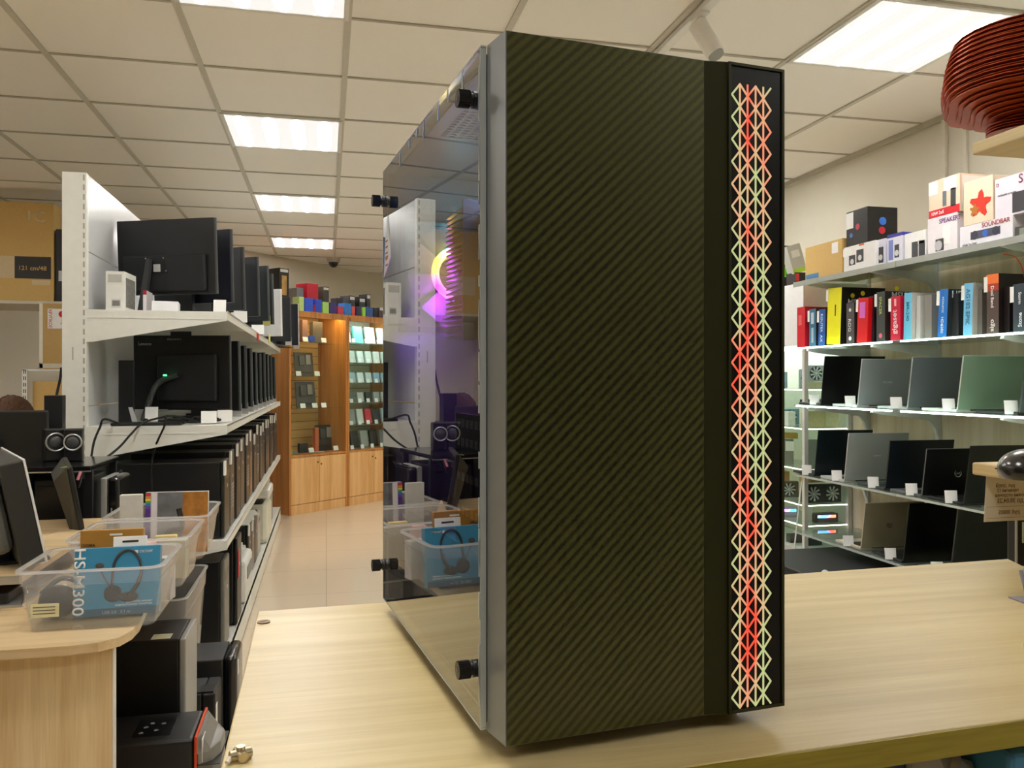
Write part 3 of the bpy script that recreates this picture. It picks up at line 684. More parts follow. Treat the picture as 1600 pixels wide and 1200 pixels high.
# ---- middle shelf
t = monitor('monitor', 'black all-in-one computer seen from behind on the middle shelf, with white lettering', (-.60, 3.72, ZS2), -.22, .41, .315, .055, back='0c0d0f', tilt=.03, bulge=False, stand='none', tags=False, cat='computer',
    logo=[('Lenovo', -.155, .280, .055, 'b0b4b4'), ('ideacentre', -.03, .300, .06, '8a8e8e')])
MB().box(-.10, .155, -.028, -.006, .035, .235, .008, mat=T(0, 0, .055) @ RXm(.03)).build('back_cover', M('14161a', .5), t)
MB().box(-.045, .045, -.011, -.006, .312, .332, .003, mat=T(0, 0, .055) @ RXm(.03)).build('webcam', BLK, t)
st = MB().tube([(-.115, -.12, .012), (-.085, -.06, .16), (.0, -.045, .20)], .012, 8); st.build('stand', M('3a3c3e', .35), t, smooth=True)
MB().box(-.052, -.040, -.075, -.066, .196, .203).build('green_light', emit('led_green', '40ff80', 2.2), t)
mo = ['second', 'third', 'fourth', 'fifth', 'sixth', 'seventh', 'eighth', 'ninth', 'tenth']
for i, (px, y, h) in enumerate(((376, 4.05, .33), (387, 4.36, .32), (397, 4.68, .32), (404, 5.0, .31), (412, 5.32, .31), (421, 5.66, .33), (433, 6.0, .33), (441, 6.36, .33), (448, 6.75, .33))):
    e = at_Y(px, y); rz = -.5 - .08 * (i % 3); w = .40
    monitor('monitor', '%s screen from the near end of the middle white shelf, black with a white tag' % mo[i], (min(e.x, -.40) - w / 2 * math.cos(rz), y - w / 2 * math.sin(rz), ZS2), rz, w, h, .035, back=('0e0f12', '17191c', '101216')[i % 3], tilt=.03, bulge=False, edge=('50565a', '2c3032', '44484c')[i % 3], group='screens on the middle white shelf')
tb = thing('tablet', 'thin black panel standing edge-on beside the shelf post on the middle shelf', 'tablet', (-.80, 3.62, ZS2), 0)
MB().box(-.03, .03, -.008, .008, 0, .26, .003).build('body', M('1b1d1f', .4), tb)
MB().box(-.028, .028, .0078, .009, .01, .25).build('screen', BLKG, tb)
hk = MB().box(-.008, .008, -.004, .004, 0, .08, .003).box(-.012, -.008, -.004, .004, -.07, .005).box(.006, .010, -.004, .004, -.08, .0)
tag(hk.build('hanging_clip', M('15161a', .4), None, (-.775, 4.6, 1.38), 0), 'black clip hanging on the back panel above the thin black panel', 'clip')
wc = thing('webcam', 'small silver and black webcam beside the thin panel on the middle shelf', 'webcam', (-.745, 3.56, ZS2), .3)
MB().box(-.022, .022, -.012, .012, 0, .006, .002).hexa([(-.02, -.005, .006), (.0, -.005, .006), (.0, .005, .006), (-.02, .005, .006), (-.035, -.005, .07), (-.02, -.005, .07), (-.02, .005, .07), (-.035, .005, .07)]).build('stand', M('aeb2b4', .4), wc)
MB().sph((.03, 0, .012), .012).build('lens_ball', BLKG, wc, smooth=True)
c = at_Y(228, 3.6); card('price_card', 'white price card left of the all-in-one computer on the middle shelf', (c.x + .02, 3.6, ZS2), w=.05, h=.07)
for i, (px, py) in enumerate(((340, 3.50), (362, 3.60))):
    X = GXF - .03; card('price_card', ('white price card right under the all-in-one computer', 'white price card on the corner of the middle shelf')[i], (X - .05 + .05 * i, py, ZS2 + .0045), .1, .06, .05)
kb = MB()
for k in range(5): kb.tube([(-.56 + .02 * k, 3.56 + .02 * (k % 3), ZS2 + .012), (-.52 + .01 * k, 3.54, ZS2 + .03 - .004 * k), (-.48 + .012 * k, 3.57, ZS2 + .012), (-.44, 3.55 + .02 * k, ZS2 + .02)], .0035)
tag(kb.build('cable_bundle', RUB, None, smooth=True), 'tangle of black cables under the all-in-one computer', 'cable')
tag(MB().box(-.16, .10, -.05, .05, 0, .012, .004).build('keyboard', BLK, None, (-.66, 3.49, ZS2 + .0005), .02), 'black keyboard edge on the front of the middle shelf', 'keyboard')
def cable(label, pts, r=.0045, name='cable', mt=RUB): tag(MB().tube(pts, r).build(name, mt, None, smooth=True), label, 'cable')
P = lambda px, py, d: tuple(at_d(px, d, py))
cable('long black cable sweeping from the middle shelf down left to the desk', [P(262, 650, 3.28), P(225, 660, 3.2), P(205, 678, 3.1), P(185, 700, 3.0), P(155, 722, 2.85), P(125, 736, 2.6), P(118, 748, 2.5)], .0042)
cable('black cable dropping straight down in front of the tower row', [(-.50, 3.56, ZS2 + .006), P(264, 650, 3.18), P(256, 668, 3.16), P(242, 700, 3.2), P(237, 730, 3.2), P(238, 775, 3.2)], .004)
cable('thin grey cable hanging off the left end of the middle shelf', [(-.80, 3.50, ZS2 + .006), P(163, 655, 3.02), P(156, 668, 3.0), P(147, 690, 2.98), P(142, 718, 2.95)], .0042)
cable('black cable looping behind the silver tower', [P(190, 735, 3.0), P(178, 752, 2.95), P(172, 775, 2.9), P(176, 790, 2.9)], .005)

# ---- computer towers
def tower(label, x0, x1, y0, y1, z0, h, body='121315', front='2a2624', group=None, style=0, tagged=True, name='computer_tower'):
    w = x1 - x0; d = y1 - y0
    t = thing(name, label, 'computer', ((x0 + x1) / 2, (y0 + y1) / 2, z0), 0, group)
    MB().box(-w / 2, w / 2 - .018, -d / 2, d / 2, 0.006, h, .004).build('case', M(body, .42, coat=.2), t)
    MB().box(w / 2 - .0175, w / 2, -d / 2, d / 2, .004, h + .001, .007, seg=3).build('front_panel', M(front, .35), t)
    if style == 1:
        s = MB()
        for k in range(7): s.box(w / 2, w / 2 + .0008, -d * .3, d * .3, h * .25 + k * .016, h * .25 + .008 + k * .016)
        s.build('vent_row', M('9a9892', .5), t)
    elif style == 2: MB().box(w / 2, w / 2 + .001, -d * .25, d * .1, h * .08, h * .62, .0004).build('front_stripe', M('b07c50', .4), t)
    else:
        MB().box(w / 2, w / 2 + .001, -d * .36, d * .36, h * .76, h * .86).build('drive_door', M('3b3a3a', .3), t)
    MB().cyl((w / 2, 0, h * .66), (w / 2 + .002, 0, h * .66), .008, 16).build('power_button', SILV, t)
    for a in (-w * .4, w * .3): MB().box(a, a + .03, -d * .4, d * .4, 0, .0058).build('foot', RUB, t)
    if tagged: MB().box(w / 2 - .004, w / 2 + .0035, -d / 2 - .0006, -d / 2 + .035, h - .055, h + .002).build('price_tag', CARDW, t)
    return t
on = ['nearest', 'second', 'third', 'fourth', 'fifth', 'sixth', 'seventh', 'eighth', 'ninth', 'tenth', 'eleventh', 'twelfth', 'thirteenth', 'fourteenth', 'fifteenth', 'sixteenth']
yy = 3.46
hs = [.31, .33, .345, .35, .36, .365, .33, .37, .35, .36, .37, .36, .38, .37, .36, .37]
fc = ['23251f', '3b3531', '322e2c', '4a423e', '2a2826', '5a4636', '3c3836', '2c2a2a', '514840', '2a2c30', '20242a', '262a30', '3a3430', '20242a', '24262a', '2a2e34']
for i in range(16):
    d = .165 if i % 3 else .18
    tower('%s black computer tower in the row on the lower white shelf' % on[i], -.82 if i == 0 else -.80, -.400 - .004 * (i % 2), yy, yy + d, ZS3, hs[i], front=fc[i], style=(0, 1, 0, 0, 1, 2)[i % 6], group='towers on the lower white shelf')
    yy += d + .06
# base deck
tower('black tower with grey printed front standing at the near end of the shelf base', -.80, -.40, 3.46, 3.63, ZS4, .36, front='6a6a64', style=0, tagged=False)
tt = tower('black tower with a red stripe on the shelf base, behind the nearest one', -.80, -.385, 3.80, 3.98, ZS4, .385, front='17181a', tagged=False)
MB().box(.2085, .2115, -.085, -.055, .21, .33, .001).build('red_stripe', M('c81020', .4), tt)
pr = thing('printer', 'pale grey printer heaped with papers on the shelf base', 'printer', (-.58, 4.32, ZS4))
MB().box(-.2, .2, -.17, .17, 0, .21, .02).build('body', M('dcdcd8', .45), pr)
MB().box(-.19, .17, -.15, .15, .2105, .23, .008).build('lid', M('c9cac6', .45), pr)
MB().box(.195, .204, -.12, .10, .11, .17, .002).build('tray_slot', M('6a6e70', .4), pr)
for i, (y, zo, a) in enumerate(((4.22, .2385, .3), (4.32, .2405, -.3), (4.40, .2425, .1))):
    tag(MB().box(-.13, .13, -.09, .09, 0, .0015, .0003).build('paper_sheet', CARDW, None, (-.55, y, ZS4 + zo - .008 + .0), a), ('lowest', 'middle', 'topmost')[i] + ' loose white paper on the printer on the shelf base', 'paper', 'papers on the printer')
for i in range(4):
    y = 4.62 + i * .21
    tower('%s small tower past the printer on the shelf base' % ('first', 'second', 'third', 'fourth')[i], -.80, -.41, y, y + .16, ZS4, .30 - .01 * i, front=('1e1c1c', '6a5a50', '4a403a', 'b9b7ae')[i], tagged=(i < 2))
for i in range(3):
    tag(MB().box(-.15, .15, -.1, .1, 0, .004, .001).build('paper_sheet', CARDW, None, (-.56, 4.72 + .22 * i, ZS4 + .3025 - .0105 * (i > 0) * i + .001 + .0), .1 * i), 'white sheet lying on the %s tower past the printer' % ('first', 'second', 'third')[i], 'paper')
od = thing('projector', 'cream coloured office device with a dark top at the far end of the shelf base', 'office machine', (-.58, 5.85, ZS4))
MB().box(-.2, .2, -.2, .2, 0, .26, .03).build('body', M('d9d6c4', .5), od)
MB().box(-.17, .17, -.17, .17, .2605, .30, .015).build('cover', M('2a2c2e', .4), od)
MB().box(.12, .21, -.19, .19, .3005, .36, .01).build('top_tray', M('dcdad0', .5), od)
od2 = thing('office_machine', 'grey office machine beside the cream one at the end of the shelf base', 'office machine', (-.60, 6.45, ZS4))
MB().box(-.19, .19, -.2, .2, 0, .30, .02).build('body', M('8e9190', .5), od2); MB().box(-.17, .17, -.17, .17, .3005, .33, .006).build('lid', M('b9bbb8', .5), od2)

# ---- towers on the floor beside the desk
tf = thing('computer_tower', 'black tower with an orange line and grey bulged front, lowest in the photo', 'computer', (-.49, 1.995, 0), 0)
MB().box(-.2, .205, -.085, .085, .006, .43, .010, seg=3).build('case', M('1c1d1e', .4), tf)
MB().box(.2052, .2115, -.086, .086, .006, .434, .002).build('orange_line', M('d6481a', .35), tf)
fp = MB().prism([(.2117, -.085), (.240, -.070), (.256, -.03), (.258, .03), (.240, .072), (.2117, .085)], .01, .40, .006)
fp.hexa([(.2117, -.085, .395), (.24, -.07, .395), (.24, .07, .395), (.2117, .085, .395), (.2117, -.08, .43), (.218, -.06, .43), (.218, .06, .43), (.2117, .08, .43)])
fp.build('front_panel', M('7e7c76', .3), tf, smooth=True)
for z in (.10, .17, .24, .31, .37): MB().box(.2115, .2592, -.0865, .0865, z, z + .002).build('groove', M('33322f', .5), tf)
MB().box(.2205, .2225, -.08, -.035, .375, .425).build('price_tag', CARDW, tf)
pp = MB().box(.07, .15, -.05, .05, .4302, .4312, .0004); pp.build('port_panel', M('0f1011', .3), tf)
pj = MB()
for a, b in ((.085, -.03), (.09, 0), (.10, .02), (.115, -.02), (.125, .015)): pj.cyl((a, b, .4312), (a, b, .4318), .005, 10)
pj.build('port', M('8a8c8c', .3), tf)
tc_ = thing('computer_tower', 'tall black tower with a pale label on top, beside the desk panel', 'computer', (-.55, 2.23, 0), 0)
MB().box(-.2, .196, -.09, .09, .006, .585, .004).build('case', M('131415', .45), tc_)
MB().box(.1965, .212, -.09, .09, .006, .585, .004).build('front_panel', M('a5a7a4', .35, .3), tc_)
MB().box(.13, .175, -.085, -.045, .5855, .5865).build('label', M('cfd2b4', .6), tc_)
MB().cyl((.07, -.0905, .33), (.07, -.0925, .33), .014, 24).build('side_lock', M('0b0b0b', .5), tc_)
te = thing('computer_tower', 'low black tower between the orange lined one and the rounded one', 'computer', (-.50, 2.48, 0), 0)
MB().box(-.19, .16, -.07, .07, .006, .345, .004).build('case', M('2a2b2c', .45), te)
MB().box(.1605, .197, -.07, .07, .006, .345, .005).build('front_panel', M('18191a', .4), te)
MB().box(.13, .19, -.06, -.0, .3455, .349).build('top_button_panel', M('141414', .3), te)
MB().box(.1972, .1985, -.065, -.035, .25, .31).build('price_tag', CARDW, te)
td = thing('computer_tower', 'black tower with a rounded front corner, rightmost of the floor towers', 'computer', (-.475, 2.69, 0), 0)
MB().box(-.2, .17, -.09, .09, .006, .378, .004).build('case', M('2b2c2d', .4), td)
MB().box(.1705, .21, -.09, .09, .004, .383, .016, seg=4).build('front_panel', M('151617', .25, coat=.4), td, smooth=True)
MB().box(.2095, .2115, -.07, -.045, .32, .36).build('price_tag', CARDW, td)
for q, (a, b), dd_ in ((tf, (-.17, .15), .05), (tc_, (-.17, .15), .05), (te, (-.16, .12), .04), (td, (-.17, .12), .05)):
    for xx in (a, b): MB().box(xx, xx + .03, -dd_, dd_, 0, .0058).build('foot', RUB, q)

# ================================================================ staff desk with plastic tubs
DZ = .75
dk = thing('staff_desk', 'light wood staff desk at lower left with a rounded front corner', 'desk', (-1.225, 2.13, 0))
pl = [(-1.0, -.545), (.78, -.545), (.825, -.535), (.855, -.51), (.868, -.47), (.87, -.42), (.85, -.2), (.845, .665), (-1.0, .665)]
pl = [(x, y) for x, y in pl]
MB().prism(pl, DZ - .018, DZ, .001).build('desktop', WOODD, dk)
MB().box(-1.0, .84, -.50, -.482, 0, DZ - .0182).build('front_panel', WOODV, dk)
MB().box(.8405, .8425, -.50, -.481, 0, DZ - .0182).build('edge_strip', M('e9e6de', .5), dk)
MB().box(-.95, -.93, -.48, .65, 0, DZ - .0182).build('side_panel', WOODV, dk)
MB().box(-.93, .20, .64, .658, .3, DZ - .0182).build('back_panel', WOODV, dk)

def tub(label, x0, x1, y0, y1, z0, h, name='plastic_tub', labelpanel=False):
    t = thing(name, label, 'plastic tub', ((x0 + x1) / 2, (y0 + y1) / 2, z0), 0, 'clear plastic tubs')
    w = (x1 - x0) / 2; d = (y1 - y0) / 2; s = .018; th = .0016
    def sup(a, b, r, n=6):   # rounded rectangle
        out = []
        for cx_, cy_, a0 in ((a - r, b - r, 0), (-a + r, b - r, pi / 2), (-a + r, -b + r, pi), (a - r, -b + r, 3 * pi / 2)):
            for k in range(n + 1): an = a0 + pi / 2 * k / n; out.append((cx_ + r * math.cos(an), cy_ + r * math.sin(an)))
        return out
    mb = MB(); lv = []
    for (a, b, z, r) in ((w - s, d - s, 0.0, .02), (w - .006, d - .006, h * .78, .025), (w - .006 - th, d - .006 - th, h * .78, .025), (w - s - th, d - s - th, th * 1.3, .02)):
        lv.append([mb.bm.verts.new((p[0], p[1], z)) for p in sup(a, b, r)])
    n = len(lv[0]); mb.bm.faces.new(lv[0][::-1]); mb.bm.faces.new(lv[3])
    for A_, B_ in ((0, 1), (1, 2), (2, 3)):
        for k in range(n): mb.bm.faces.new((lv[A_][k], lv[A_][(k + 1) % n], lv[B_][(k + 1) % n], lv[B_][k]))
    mb.build('tub_body', PLAS, t, smooth=True)
    rb = MB(); lv = []
    for (a, b, z, r) in ((w - .003, d - .003, h * .78, .027), (w - .001, d - .001, h - .006, .027), (w, d, h - .005, .028), (w, d, h, .028), (w - .006, d - .006, h, .026), (w - .006, d - .006, h - .004, .026), (w - .006, d - .006, h * .78, .026)):
        lv.append([rb.bm.verts.new((p[0], p[1], z)) for p in sup(a, b, r)])
    for i in range(len(lv)):
        A_ = lv[i]; B_ = lv[(i + 1) % len(lv)]
        for k in range(n): rb.bm.faces.new((A_[k], A_[(k + 1) % n], B_[(k + 1) % n], B_[k]))
    rb.build('tub_rim', PLASR, t, smooth=True)
    lb = MB(); lv = []
    for (a, b, z, r) in ((w - .001, d - .001, h, .027), (w + .004, d + .004, h, .031), (w + .004, d + .004, h + .004, .031), (w - .004, d - .004, h + .004, .026), (w - .004, d - .004, h, .026)):
        lv.append([lb.bm.verts.new((p[0], p[1], z)) for p in sup(a, b, r)])
    for i in range(len(lv)):
        A_ = lv[i]; B_ = lv[(i + 1) % len(lv)]
        for k in range(n): lb.bm.faces.new((A_[k], A_[(k + 1) % n], B_[(k + 1) % n], B_[k]))
    lb.build('tub_lip', PLASL, t, smooth=True)
    return t
t1 = tub('front clear plastic tub on the desk, holding a blue headset box', -.562, -.308, 1.665, 1.895, DZ, .113)
MB().box(-.100, -.052, -.1075, -.1065, .03, .055, mat=RXm(.0)).build('sticker', M('e8e2b4', .6), t1)
sp_ = MB()
for k in range(3): sp_.box(-.096, -.058, -.1079, -.1075, .036 + .006 * k, .0378 + .006 * k)
sp_.build('sticker_print', M('6a6a5a', .6), t1)
t2 = tub('second clear tub on the desk, just behind the headset tub', -.56, -.306, 1.96, 2.22, DZ, .113)
t3 = tub('third clear tub on the desk, with the game box inside', -.56, -.303, 2.26, 2.53, DZ, .113)
t4 = tub('taller clear tub standing lower, on the floor towers right of the desk', -.66, -.375, 2.37, 2.80, .3850, .236)
# contents
BLU = wood('headset_card', '4b9cc4', '2f7fa8', 2, .4, .2); 
BLU = M('3d8db4', .35, var=.1, scale=8)
hb = thing('headset_box', 'blue headset box with large white lettering in the front tub', 'headset box', (-.405, 1.745, DZ + .0075), .05, rot=(-.17, 0, .05))
MB().box(-.078, .078, -.0, .030, 0, .132, .0015).build('carton', BLU, hb)
MB().box(-.078, .078, -.0004, -.0001, .0, .014).build('bottom_band', M('2c5a74', .4), hb)
ht = MB().box(-.011, .052, .008, .0095, .132, .152, .002); ht.build('hanger_tab', CARDW, hb)
MB().box(.006, .036, .0068, .0079, .140, .144, .001).build('hanger_slot', M('2c2018', .6), hb)
MB().text('HS-M300', T(-.0685, -.0006, .067) @ RX @ RZ(-pi / 2), .128, .021, .0006).build('lettering', CARDW, hb)
MB().text('ОКЛИК', T(.052, -.0006, .121) @ RX, .024, None, .0005).box(.031, .037, -.0011, -.0005, .118, .124).build('brand_lettering', CARDW, hb)
MB().text('COMPUTER HEADSET', T(.042, -.0006, .024) @ RX, .048, None, .0005).text('КОМПЬЮТЕРНАЯ ГАРНИТУРА', T(.032, -.0006, .0185) @ RX, .068, None, .0005).build('caption', CARDW, hb)
MB().text('USB 2.0   2.1 m', T(.0, -.0006, .006) @ RX, .05, None, .0004).build('footnote', M('9ab4c0', .5), hb)
hd = MB()
hp = []
for k in range(13):
    a = math.radians(205 - 235 * k / 12); hp.append((.018 + .026 * math.cos(a), -.0022, .085 + .040 * math.sin(a)))
hp = [(-.010, -.0022, .05)] + hp[1:] 
hd.tube(hp, .0026, 8)
hd.tube([(.042, -.0022, .072), (.036, -.0022, .055), (.022, -.0022, .036)], .004, 8)
hdo = hd.build('headset_picture', M('3f4142', .45), hb, smooth=True)
MB().sph((-.007, -.0016, .042), .0165, sy=.12).sph((.022, -.0016, .034), .014, sx=1.3, sy=.12, sz=.7).build('ear_cushion_picture', M('36383a', .6), hb, smooth=True)
MB().tube([(-.030, -.0022, .088), (-.022, -.0022, .072), (-.008, -.0022, .050), (.010, -.0022, .030)], .0014, 6).sph((-.032, -.0016, .097), .008, sy=.12, sz=.8).build('microphone_picture', M('4a4c4e', .5), hb, smooth=True)
br = thing('card_package', 'brown cardboard hanging package behind the blue headset box', 'package', (-.425, 1.825, DZ + .0035), 0, rot=(-.05, 0, .02))
pk = MB().box(-.068, .052, 0, .014, 0, .158, .001); pk.build('carton', M('ad7a2a', .6, scale=80), br)
MB().box(-.012, .012, -.0008, -.0001, .146, .150).build('hanger_slot', M('e8e4d8', .6), br)
MB().text('DIGMA', T(-.052, -.0002, .128) @ RX, .026, None, .0005).build('lettering', M('4a2c10', .6), br)
pb = thing('bagged_headset', 'dark headset wrapped in a clear bag at the left of the front tub', 'headset', (-.515, 1.765, DZ + .0025), 0)
MB().sph((0, 0, .033), .033, sy=.7, sx=1.1).sph((.035, .01, .026), .024, sx=1.2, sz=.9).build('ear_cushion', M('1d1e20', .5), pb, smooth=True)
MB().tube([(-.03, .0, .05), (0, .03, .072), (.05, .02, .055)], .005).build('band', M('26282a', .5), pb, smooth=True)
bg = MB(); bmesh.ops.create_icosphere(bg.bm, subdivisions=3, radius=1)
for v in bg.bm.verts:
    k = 1 + .2 * noise.noise(v.co * 2); v.co = Vector((v.co.x * .062 * k, v.co.y * .045 * k, .045 + v.co.z * .043 * k))
bg.build('plastic_wrap', ACRY, pb, smooth=True)
def clutter(label, x, y, z, w, d, h, hx, rz=0, name='small_package', cat='package', group=None, rx=0):
    o = MB().box(-w / 2, w / 2, -d / 2, d / 2, 0, h, .002).box(-w * .4, w * .4, -d / 2 - .0006, -d / 2, h * .55, h * .85).build(name, M(hx, .5, var=.15, scale=40), None, (x, y, z), rot=(rx, 0, rz)); return tag(o, label, cat, group)
clutter('white package with pink print in the middle tub, left', -.46, 2.02, DZ + .003, .07, .05, .085, 'd8b4bc', .2)
clutter('white and red narrow package in the middle tub', -.405, 2.03, DZ + .003, .04, .03, .095, 'e0b0ac', .1)
clutter('wide package with silver grey print in the middle tub', -.36, 2.07, DZ + .003, .075, .03, .09, 'b4b09a', -.1)
clutter('clear wrapped package at the right of the front tub', -.345, 1.872, DZ + .003, .05, .03, .09, 'c8c4c4', -.2)
clutter('pale mauve package at the left of the middle tub', -.50, 2.07, DZ + .003, .05, .04, .08, '9a86a0', .1)
clutter('yellow and white packet at the right of the middle tub', -.38, 2.12, DZ + .003, .05, .02, .092, 'd8c07c', 0)
clutter('white packet with printed diagrams standing left of the game box', -.505, 2.34, DZ + .003, .055, .02, .165, 'd2d0c8', .0)
gb = thing('game_box', 'colourful game or craft box with a purple spine in the third tub', 'box', (-.402, 2.36, DZ + .003), 0, rot=(-.06, 0, -.03))
GM = M('7c746c', .35, var=.2, scale=25)
MB().box(-.075, .085, 0, .02, 0, .165, .001).build('carton', M('b9b4b4', .35), gb)
for i, (u0, u1, hx) in enumerate(((-.075, -.062, '5a2a86'), (-.060, -.046, 'e2dfe4'))): MB().box(u0, u1, -.0008, -.0001, .001, .164).build('spine', M(hx, .4), gb)
for i, hx in enumerate(('d83030', 'e8902c', 'e8d83c', '48b050', '3880d0', '7a48b0')): MB().box(-.075, -.062, -.0014, -.0009, .156 - .007 * i, .162 - .007 * i).build('rainbow_mark', M(hx, .4), gb)
MB().box(-.044, .02, -.0008, -.0001, .001, .164).build('picture_left', M('6f7276', .4, var=.9, scale=22), gb)
MB().box(.0202, .085, -.0008, -.0001, .001, .164).build('picture_right', M('b47a34', .4, var=.9, scale=30), gb)
MB().tube([(-.03, -.0012, .03), (-.01, -.0012, .06), (.02, -.0012, .07), (.01, -.0012, .12)], .007, 6).build('picture_figure', M('241c14', .5), gb, smooth=True)

# ---- low riser with keyboard, monitors, cables on the desk
rs = thing('desk_riser', 'low silver edged riser with a pale wood top at the left edge', 'monitor riser', (-.965, 2.19, DZ))
MB().box(-.35, .345, -.30, .45, .048, .062, .001).build('top_board', WOODD, rs)
MB().box(-.35, .346, -.3045, -.3005, .046, .063).build('silver_edge', SILV, rs)
MB().box(-.35, .35, -.315, -.2, 0, .006, .001).build('base_trim', SILV, rs)
MB().box(-.35, .335, -.18, .28, 0.006, .0475).build('drawer_body', M('0f1012', .5), rs)
tag(MB().box(-.33, .32, -.05, .05, 0, .022, .004).build('keyboard', M('141518', .4), None, (-.965, 1.935, DZ + .0062)), 'black keyboard pushed under the silver edged riser', 'keyboard')
ma = thing('monitor', 'grey backed desk monitor seen almost edge-on at the left edge, white bezel line', 'monitor', (-.588, 1.945, DZ + .0625), 0)
# panel in local frame: x = thickness direction (towards +X), y = along the screen
rzm = math.radians(25)
mm = RZ(rzm) @ T(0, 0, .018) @ RYm(-.19)
MB().box(-.05, -.005, 0, .40, 0, .225, .003, mat=mm).build('housing', M('2b2c28', .5), ma)
MB().box(-.0048, .0, -.002, .402, -.002, .227, .001, mat=mm).build('bezel', M('e2e3e2', .3), ma)
MB().box(.0002, .001, .012, .39, .012, .215, mat=mm).build('screen', BLKG, ma)
MB().box(-.095, -.0505, .03, .36, .03, .205, .02, seg=3, mat=mm).build('back_cover', M('6d6d66', .5), ma)
vn = MB()
for k in range(22): vn.box(-.0962, -.0952, .05, .34, .05 + .0062 * k, .053 + .0062 * k, mat=mm)
vn.build('vent_row', M('161c30', .5), ma)
MB().box(-.11, .02, .10, .26, .0, .008, .003, mat=RZ(rzm)).box(-.08, -.05, .14, .22, -.02, .06, .004, mat=mm).build('stand', M('1e2224', .35), ma)
mb_ = thing('monitor', 'small dark monitor leaning with a curved back, between the two desk screens', 'monitor', (-.635, 2.44, DZ + .0005), 0)
mm = RZ(math.radians(18)) @ T(0, 0, .0) @ RYm(-.17) @ T(0, 0, .005)
MB().box(-.014, 0, 0, .33, 0, .235, .003, mat=mm).build('housing', M('1f1f1a', .45), mb_)
MB().box(.0002, .001, .01, .32, .01, .225, mat=mm).build('screen', BLKG, mb_)
bk = MB().hexa([tuple(mm @ Vector(q)) for q in ((-.03, .03, .02), (-.0142, .0, .002), (-.0142, .33, .002), (-.03, .30, .02), (-.05, .04, .20), (-.0142, .0, .234), (-.0142, .33, .234), (-.05, .29, .20))])
bk.build('back_cover', M('35342c', .45), mb_)
MB().cyl(tuple(mm @ Vector((-.02, .02, .2345))), tuple(mm @ Vector((-.02, .02, .2365))), .008, 16).build('power_button', M('9ab04a', .4), mb_)
MB().box(-.10, .08, .05, .25, -.0, .006, .002).build('base', BLK, mb_)
cable('thin black cable with a pink plug hanging beside the dark monitor', [P(128, 740, 2.35), P(126, 752, 2.33), P(123, 762, 2.32)], .0025)
tag(MB().cyl(P(126, 737, 2.34), P(121, 750, 2.33), .004, 12).build('audio_plug', M('e08a98', .4), None, smooth=True), 'pink audio plug dangling beside the dark monitor', 'plug')
for i, pts in enumerate(([P(-10, 905, 1.95), P(15, 890, 1.95), P(28, 872, 1.98), P(32, 850, 2.0)], [P(-5, 868, 2.1), P(20, 872, 2.05), P(38, 866, 2.0), P(56, 884, 1.9)], [P(-5, 880, 2.0), P(25, 884, 1.95), P(48, 880, 1.9), P(60, 892, 1.85)])):
    pts = [(p[0], p[1], max(p[2], DZ + .068)) for p in pts]
    cable(('black cable curling up behind the edge-on monitor', 'black cable across the riser under the edge-on monitor', 'lower black cable on the riser near the front tub')[i], pts, .0045)

# black stand with speakers, box, tower behind the desk
sb = thing('side_table', 'black glass topped side table carrying the speakers', 'table', (-.80, 2.88, 0))
MB().box(-.12, .10, -.17, .18, .945, .960, .002).build('top_board', BLKG, sb)
MB().box(-.10, .08, -.15, .16, .30, .315).build('lower_board', BLK, sb)
MB().box(-.12, .10, -.171, -.1702, .942, .946).build('silver_edge', SILV, sb)
for a in (-.118, .078):
    for b in (-.15, .14): MB().box(a, a + .02, b, b + .02, 0, .945).build('leg', BLK, sb)
for i, (px, rz, lb) in enumerate(((84, .0, 'left black desktop speaker with a silver ring, facing the camera'), (116, .55, 'right black desktop speaker with a silver ring, turned sideways'))):
    c = at_d(px, 2.66)
    s = thing('speaker', lb, 'speaker', (c.x + .0, c.y, .9602), 0, 'small desktop speakers')
    s.rotation_euler = (0, 0, .45 if i == 0 else .15)
    MB().box(-.033 if i == 0 else -.026, .033 if i == 0 else .028, -.035, .012, 0, .105, .005).build('cabinet', M('141516', .35), s)
    MB().ring((0, -.037, .062), .028 if i == 0 else .025, .0028, (0, 1, 0)).build('ring_trim', SILV, s, smooth=True)
    MB().cyl((0, -.0365, .062), (0, -.035, .062), .024, 28).build('cone', M('202224', .5), s)
    MB().sph((0, -.036, .062), .019, sy=.35).build('dust_cap', M('4a4c4e', .35), s, smooth=True)
c = at_d(86, 2.80)
carton('black_box', 'tall black box standing behind the left speaker', 'box', .055, .06, .21, (c.x, c.y - .0, .9602), M('1c1e20', .4), .1)
c = at_d(116, 3.05)
st_ = thing('computer_tower', 'slim tower with silver side and black front below the shelf post', 'computer', (-.672, 2.84, .52), 0)
MB().box(-.018, .0, -.06, .10, 0, .395, .003).build('case', M('c4c6c4', .3, .5), st_)
MB().box(.0005, .035, -.062, .10, 0, .395, .010, seg=3).build('front_panel', BLKG, st_)
MB().box(.012, .016, -.0635, -.0622, .18, .30).build('status_light_row', M('9aa0a4', .3), st_)
sx = thing('tower_stand', 'dark cabinet carrying the slim tower below the side table', 'cabinet', (-.672, 2.84, 0))
MB().box(-.02, .06, -.08, .13, 0, .5195, .003).build('carcass', BLK, sx); MB().box(-.015, .055, -.0825, -.0802, .02, .50, .001).build('door', M('1a1b1c', .4), sx)
for q, lb in (((-1.28, 2.62), 'dark cabinet behind the desk monitors at far left'),):
    dc_ = thing('floor_cabinet', lb, 'cabinet', (-1.00, 3.04, 0)); MB().box(-.07, .07, -.16, .16, 0, .93, .004).build('carcass', BLK, dc_); MB().box(-.065, .065, -.1625, -.1602, .04, .86, .001).build('door', M('15161a', .4), dc_)
